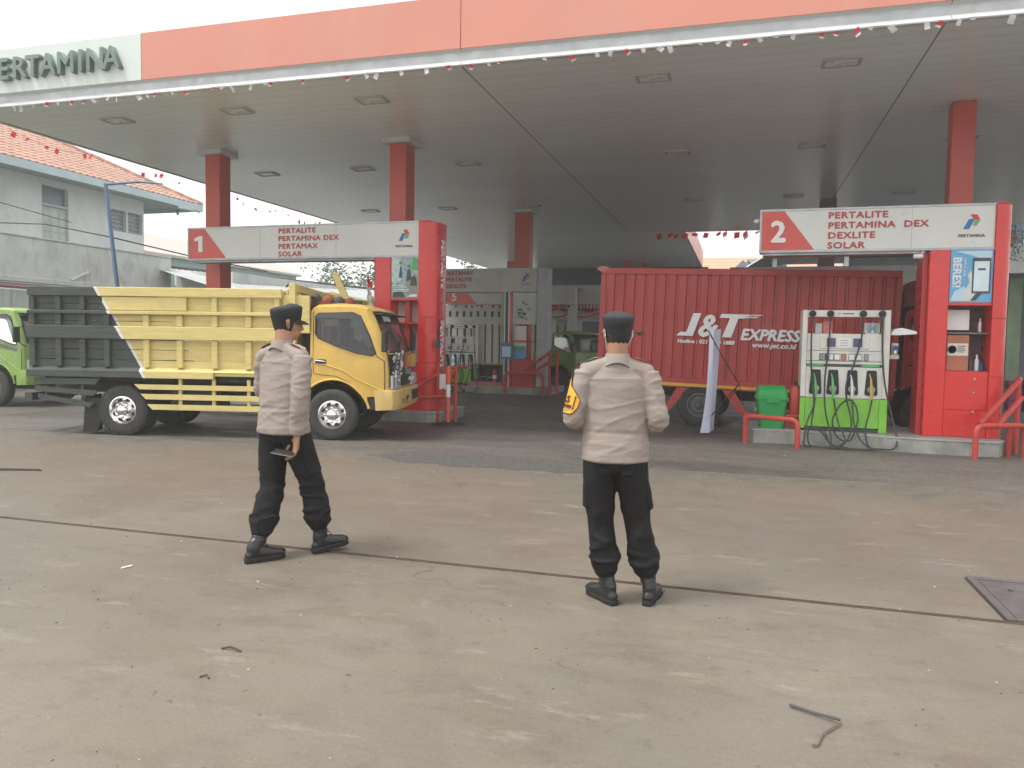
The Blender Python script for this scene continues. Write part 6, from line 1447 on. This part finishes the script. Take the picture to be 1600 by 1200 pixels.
    # back pocket flaps
    for s_ in ((-1, 1) if belly == 0 else ()):
        MB().prism([(s_*.035, .775), (s_*.105, .78), (s_*.105, .81), (s_*.035, .81)], 'xz', -.12, -.11).build('pocket_flap', TROU, tr, bevel=.003)
    # ---- boots
    for sd, s_ in (('L', -1), ('R', 1)):
        A_, K_ = Vector(J['an'+sd]), Vector(J['kn'+sd]); td = Vector(J['toe'+sd]).normalized(); up = (K_-A_).normalized()
        fl_ = Vector((td.x, td.y, 0)).normalized(); sdv = fl_.cross(Vector((0, 0, 1))); pz = J.get('pitch'+sd, 0)
        ud = (Vector((0, 0, 1))*math.cos(pz)-fl_*math.sin(pz)); fd = (fl_*math.cos(pz)+Vector((0, 0, 1))*math.sin(pz))
        def q(f_, u_): return A_+fd*f_+ud*(u_-.085)
        b = MB()
        smooth_chain(b, [q(-.055, .045), q(-.01, .058), q(.06, .056), q(.12, .048), q(.165, .042), q(.19, .038)], [(.032, .03), (.037, .046), (.039, .044), (.043, .036), (.041, .03), (.031, .022)], sdv)
        smooth_chain(b, [q(-.012, .05), q(-.015, .1), A_+up*.06, A_.lerp(K_, .33)], [(.038, .046), (.04, .05), (.046, .052), (.054, .056)], sdv)
        bo = fuse(b, 'boot', BOOT, o, .005, 3, lambda p: .004*max(0, crease(p, 14, (.6, .6, 2), 3)-.4))
        out = [(-.084, .0), (-.077, .026), (-.03, .036), (.05, .034), (.11, .044), (.165, .041), (.195, .024), (.2, 0)]; out = out+[(a, -c) for a, c in reversed(out[1:-1])]
        rgs = [[q(a*.985, 0)+sdv*c*.96 for a, c in out], [q(a, .008)+sdv*c for a, c in out], [q(a, .03)+sdv*c*.99 for a, c in out], [q(a*.97, .034)+sdv*c*.92 for a, c in out]]
        so_ = MB().ring(rgs).build('sole', SOLE, bo, smooth=True)
        for i in range(9):
            a = -.075+i*.033; MB().tube([q(a, .012)+sdv*.0, q(a, .012)+sdv*.043*(.9 if 0 < i < 5 else 1), q(a, .026)+sdv*.046*(.86 if 0 < i < 5 else 1)], .003, 4).build('sole_lug', SOLE, bo)
        ln_ = MB()
        for i in range(7):
            f_, u_ = .085-.012*i, .075+.024*i*.9; ln_.tube([q(f_, u_)-sdv*.018, q(f_+.008, u_+.004), q(f_, u_)+sdv*.018], .0028, 4)
        ln_.build('lace', SOLE, bo)
    if band:
        E_ = Vector(J['elL']); S_ = Vector(J['shL']); d = (E_-S_).normalized(); BM = mat('yellow arm band', (.75, .36, .02), .5, var=.08); EDG = mat('dark brown band edge', (.05, .02, .01), .6)
        sd2 = Vector((0, 1, 0)); sx_ = (sd2-d*sd2.dot(d)).normalized(); sy_ = d.cross(sx_)
        def bp_(t, a, r_=0): p = S_.lerp(E_, t); ra = .079-.009*t+r_; return p+sx_*ra*math.cos(a)+sy_*(ra-.003)*math.sin(a)
        # find the outward angle
        best = max(range(36), key=lambda i: (bp_(.5, R(i*10))-S_.lerp(E_, .5)).dot(Vector((-1, 0, 0)))); a0 = R(best*10)
        rows_ = []; outl = [(-.12, .16), (.02, .2), (.2, .34), (.36, .6), (.5, 1.3), (.62, 1.75), (.78, 1.72), (.9, 1.5), (.96, 1.2)]
        for t, w_ in outl: rows_.append([bp_(t, a0+w_*(2*i/14-1)) + (Vector((.03, 0, .03)) if t < 0 else Vector((0, 0, 0))) for i in range(15)])
        bd_ = MB().ring(rows_, close=False, cap=False).build('arm_band', BM, o, smooth=True)
        lp_ = [r_[0] for r_ in rows_]+rows_[-1][1:-1]+[r_[-1] for r_ in reversed(rows_)]; MB().tube(lp_, .0028, 5).build('band_edge', EDG, bd_, smooth=True)
        # lettering: lower part, on the back half of the arm so it faces the viewer
        back = max(range(36), key=lambda i: (bp_(.7, R(i*10))-S_.lerp(E_, .7)).dot(Vector((-.75, -.66, 0)))); ab_ = R(back*10)
        P_ = bp_(.72, ab_, .003); nrm = (P_-S_.lerp(E_, .72)).normalized(); upv = -d; rx_ = upv.cross(nrm).normalized()
        rot = Matrix((rx_, nrm.cross(rx_), nrm)).transposed()
        for s_t, sz, du, dx in (('LS', .055, .0, -.04), ('TALAN', .024, -.03, -.045)):
            t_ = text(s_t, sz, EDG, bd_, (0, 0, 0), bold=.002, ext=.001); t_.location = P_+rx_*dx+nrm.cross(rx_)*du+nrm*.002; t_.rotation_euler = rot.to_euler()
            # wrap the letters round the arm
            me = t_.data.copy(); t_.data = me
            for v_ in me.vertices: ang = (v_.co.x+dx)/.07; v_.co.z += -.07*(1-math.cos(ang)); v_.co.x = .07*math.sin(ang)-dx
        MB().tube([bp_(t, ab_+.62*(1 if (bp_(t, ab_+.6).x > bp_(t, ab_).x) else -1), .003) for t in (.55, .7, .85)], .003, 4).build('band_line', EDG, bd_)
    return o, J

Zv = (0, 0, 1)
JR = dict(seed=3.3, head=(.0, .0),
    shL=(-.18, -.005, 1.365), elL=(-.25, -.035, 1.10), wrL=(-.10, .20, 1.06), shR=(.18, -.005, 1.365), elR=(.245, -.035, 1.09), wrR=(.12, .20, 1.06),
    handL=((.6, .75, .15), (0, 0, 1), (0, .2, 1), .8), handR=((-.6, .75, .15), (0, 0, 1), (0, .2, 1), .8),
    hipL=(-.09, 0, .84), knL=(-.075, .02, .47), anL=(-.025, -.02, .085), hipR=(.09, 0, .84), knR=(.145, .03, .47), anR=(.225, .01, .085),
    toeL=(-.55, .8, 0), toeR=(.3, .95, 0))
CAMYAW = math.atan(355/1200)
p1, _ = officer((-.69, 4.50, 0), CAMYAW-.11, 'officer seen from behind with yellow arm band, tan shirt and black cap', JR, 1.72, 0, R(8), band=True, mask=True)
JL = dict(seed=8.1, head=(.0, .03),
    shL=(-.19, .0, 1.405), elL=(-.25, .03, 1.15), wrL=(-.14, .2, 1.2), shR=(.19, .0, 1.405), elR=(.225, -.06, 1.13), wrR=(.2, -.06, .87),
    handL=((.3, .1, 1), (0, 0, 1), (0, .2, 1), .7), handR=((-.12, .02, -1), (-.45, -.89, 0), (-.89, .45, 0), .8),
    hipL=(-.09, 0, .86), knL=(-.065, -.05, .48), anL=(.0, -.24, .09), hipR=(.09, .02, .86), knR=(.15, .13, .49), anR=(.19, .18, .1),
    toeL=(.35, .94, 0), toeR=(.3, .95, 0), pitchR=.1)
p2, _ = officer((-3.075, 4.72, 0), R(16.5+58-90), 'officer in tan shirt walking right with a phone in his lowered hand', JL, 1.77, .02, R(-22), width=1.06)
ph = empty('phone', (0, 0, 0), 0, 'thin dark phone with bright edges held in the walking officer hand', 'phone')
mm = Matrix.Translation(p2.location) @ Matrix.Rotation(p2.rotation_euler.z, 4, 'Z')
ph.location = mm @ Vector((.145, -.125, .755)); ph.rotation_euler = (R(14), R(8), p2.rotation_euler.z+R(20))
MB().box(-.075, .075, -.036, .036, -.004, .004).build('phone_body', BLACK, ph, bevel=.003); MB().box(-.077, .077, .0365, .038, -.003, .003).box(-.077, .077, -.038, -.0365, -.003, .003).box(-.079, -.0775, -.038, .038, -.003, .003).build('phone_edge', CHROME, ph)
wt = MB().lathe([(.026, -.004), (.027, .004)], n=20).build('bracelet', mat('brown leather band', (.3, .13, .05), .6), p2, loc=(.2, -.06, .855), smooth=True)

# ------------------------------------------------------------------ haze
hb_ = MB().box(-420, 420, -70, 705, -1.2, 14).build('haze', None, kind='stuff')
m = bpy.data.materials.new('haze air'); m.use_nodes = True; t = m.node_tree; t.nodes.clear()
ou = t.nodes.new('ShaderNodeOutputMaterial'); pv = t.nodes.new('ShaderNodeVolumePrincipled'); pv.inputs['Color'].default_value = (.93, .96, .95, 1); pv.inputs['Density'].default_value = .003; pv.inputs['Anisotropy'].default_value = .4
t.links.new(pv.outputs[0], ou.inputs['Volume']); hb_.data.materials.append(m)
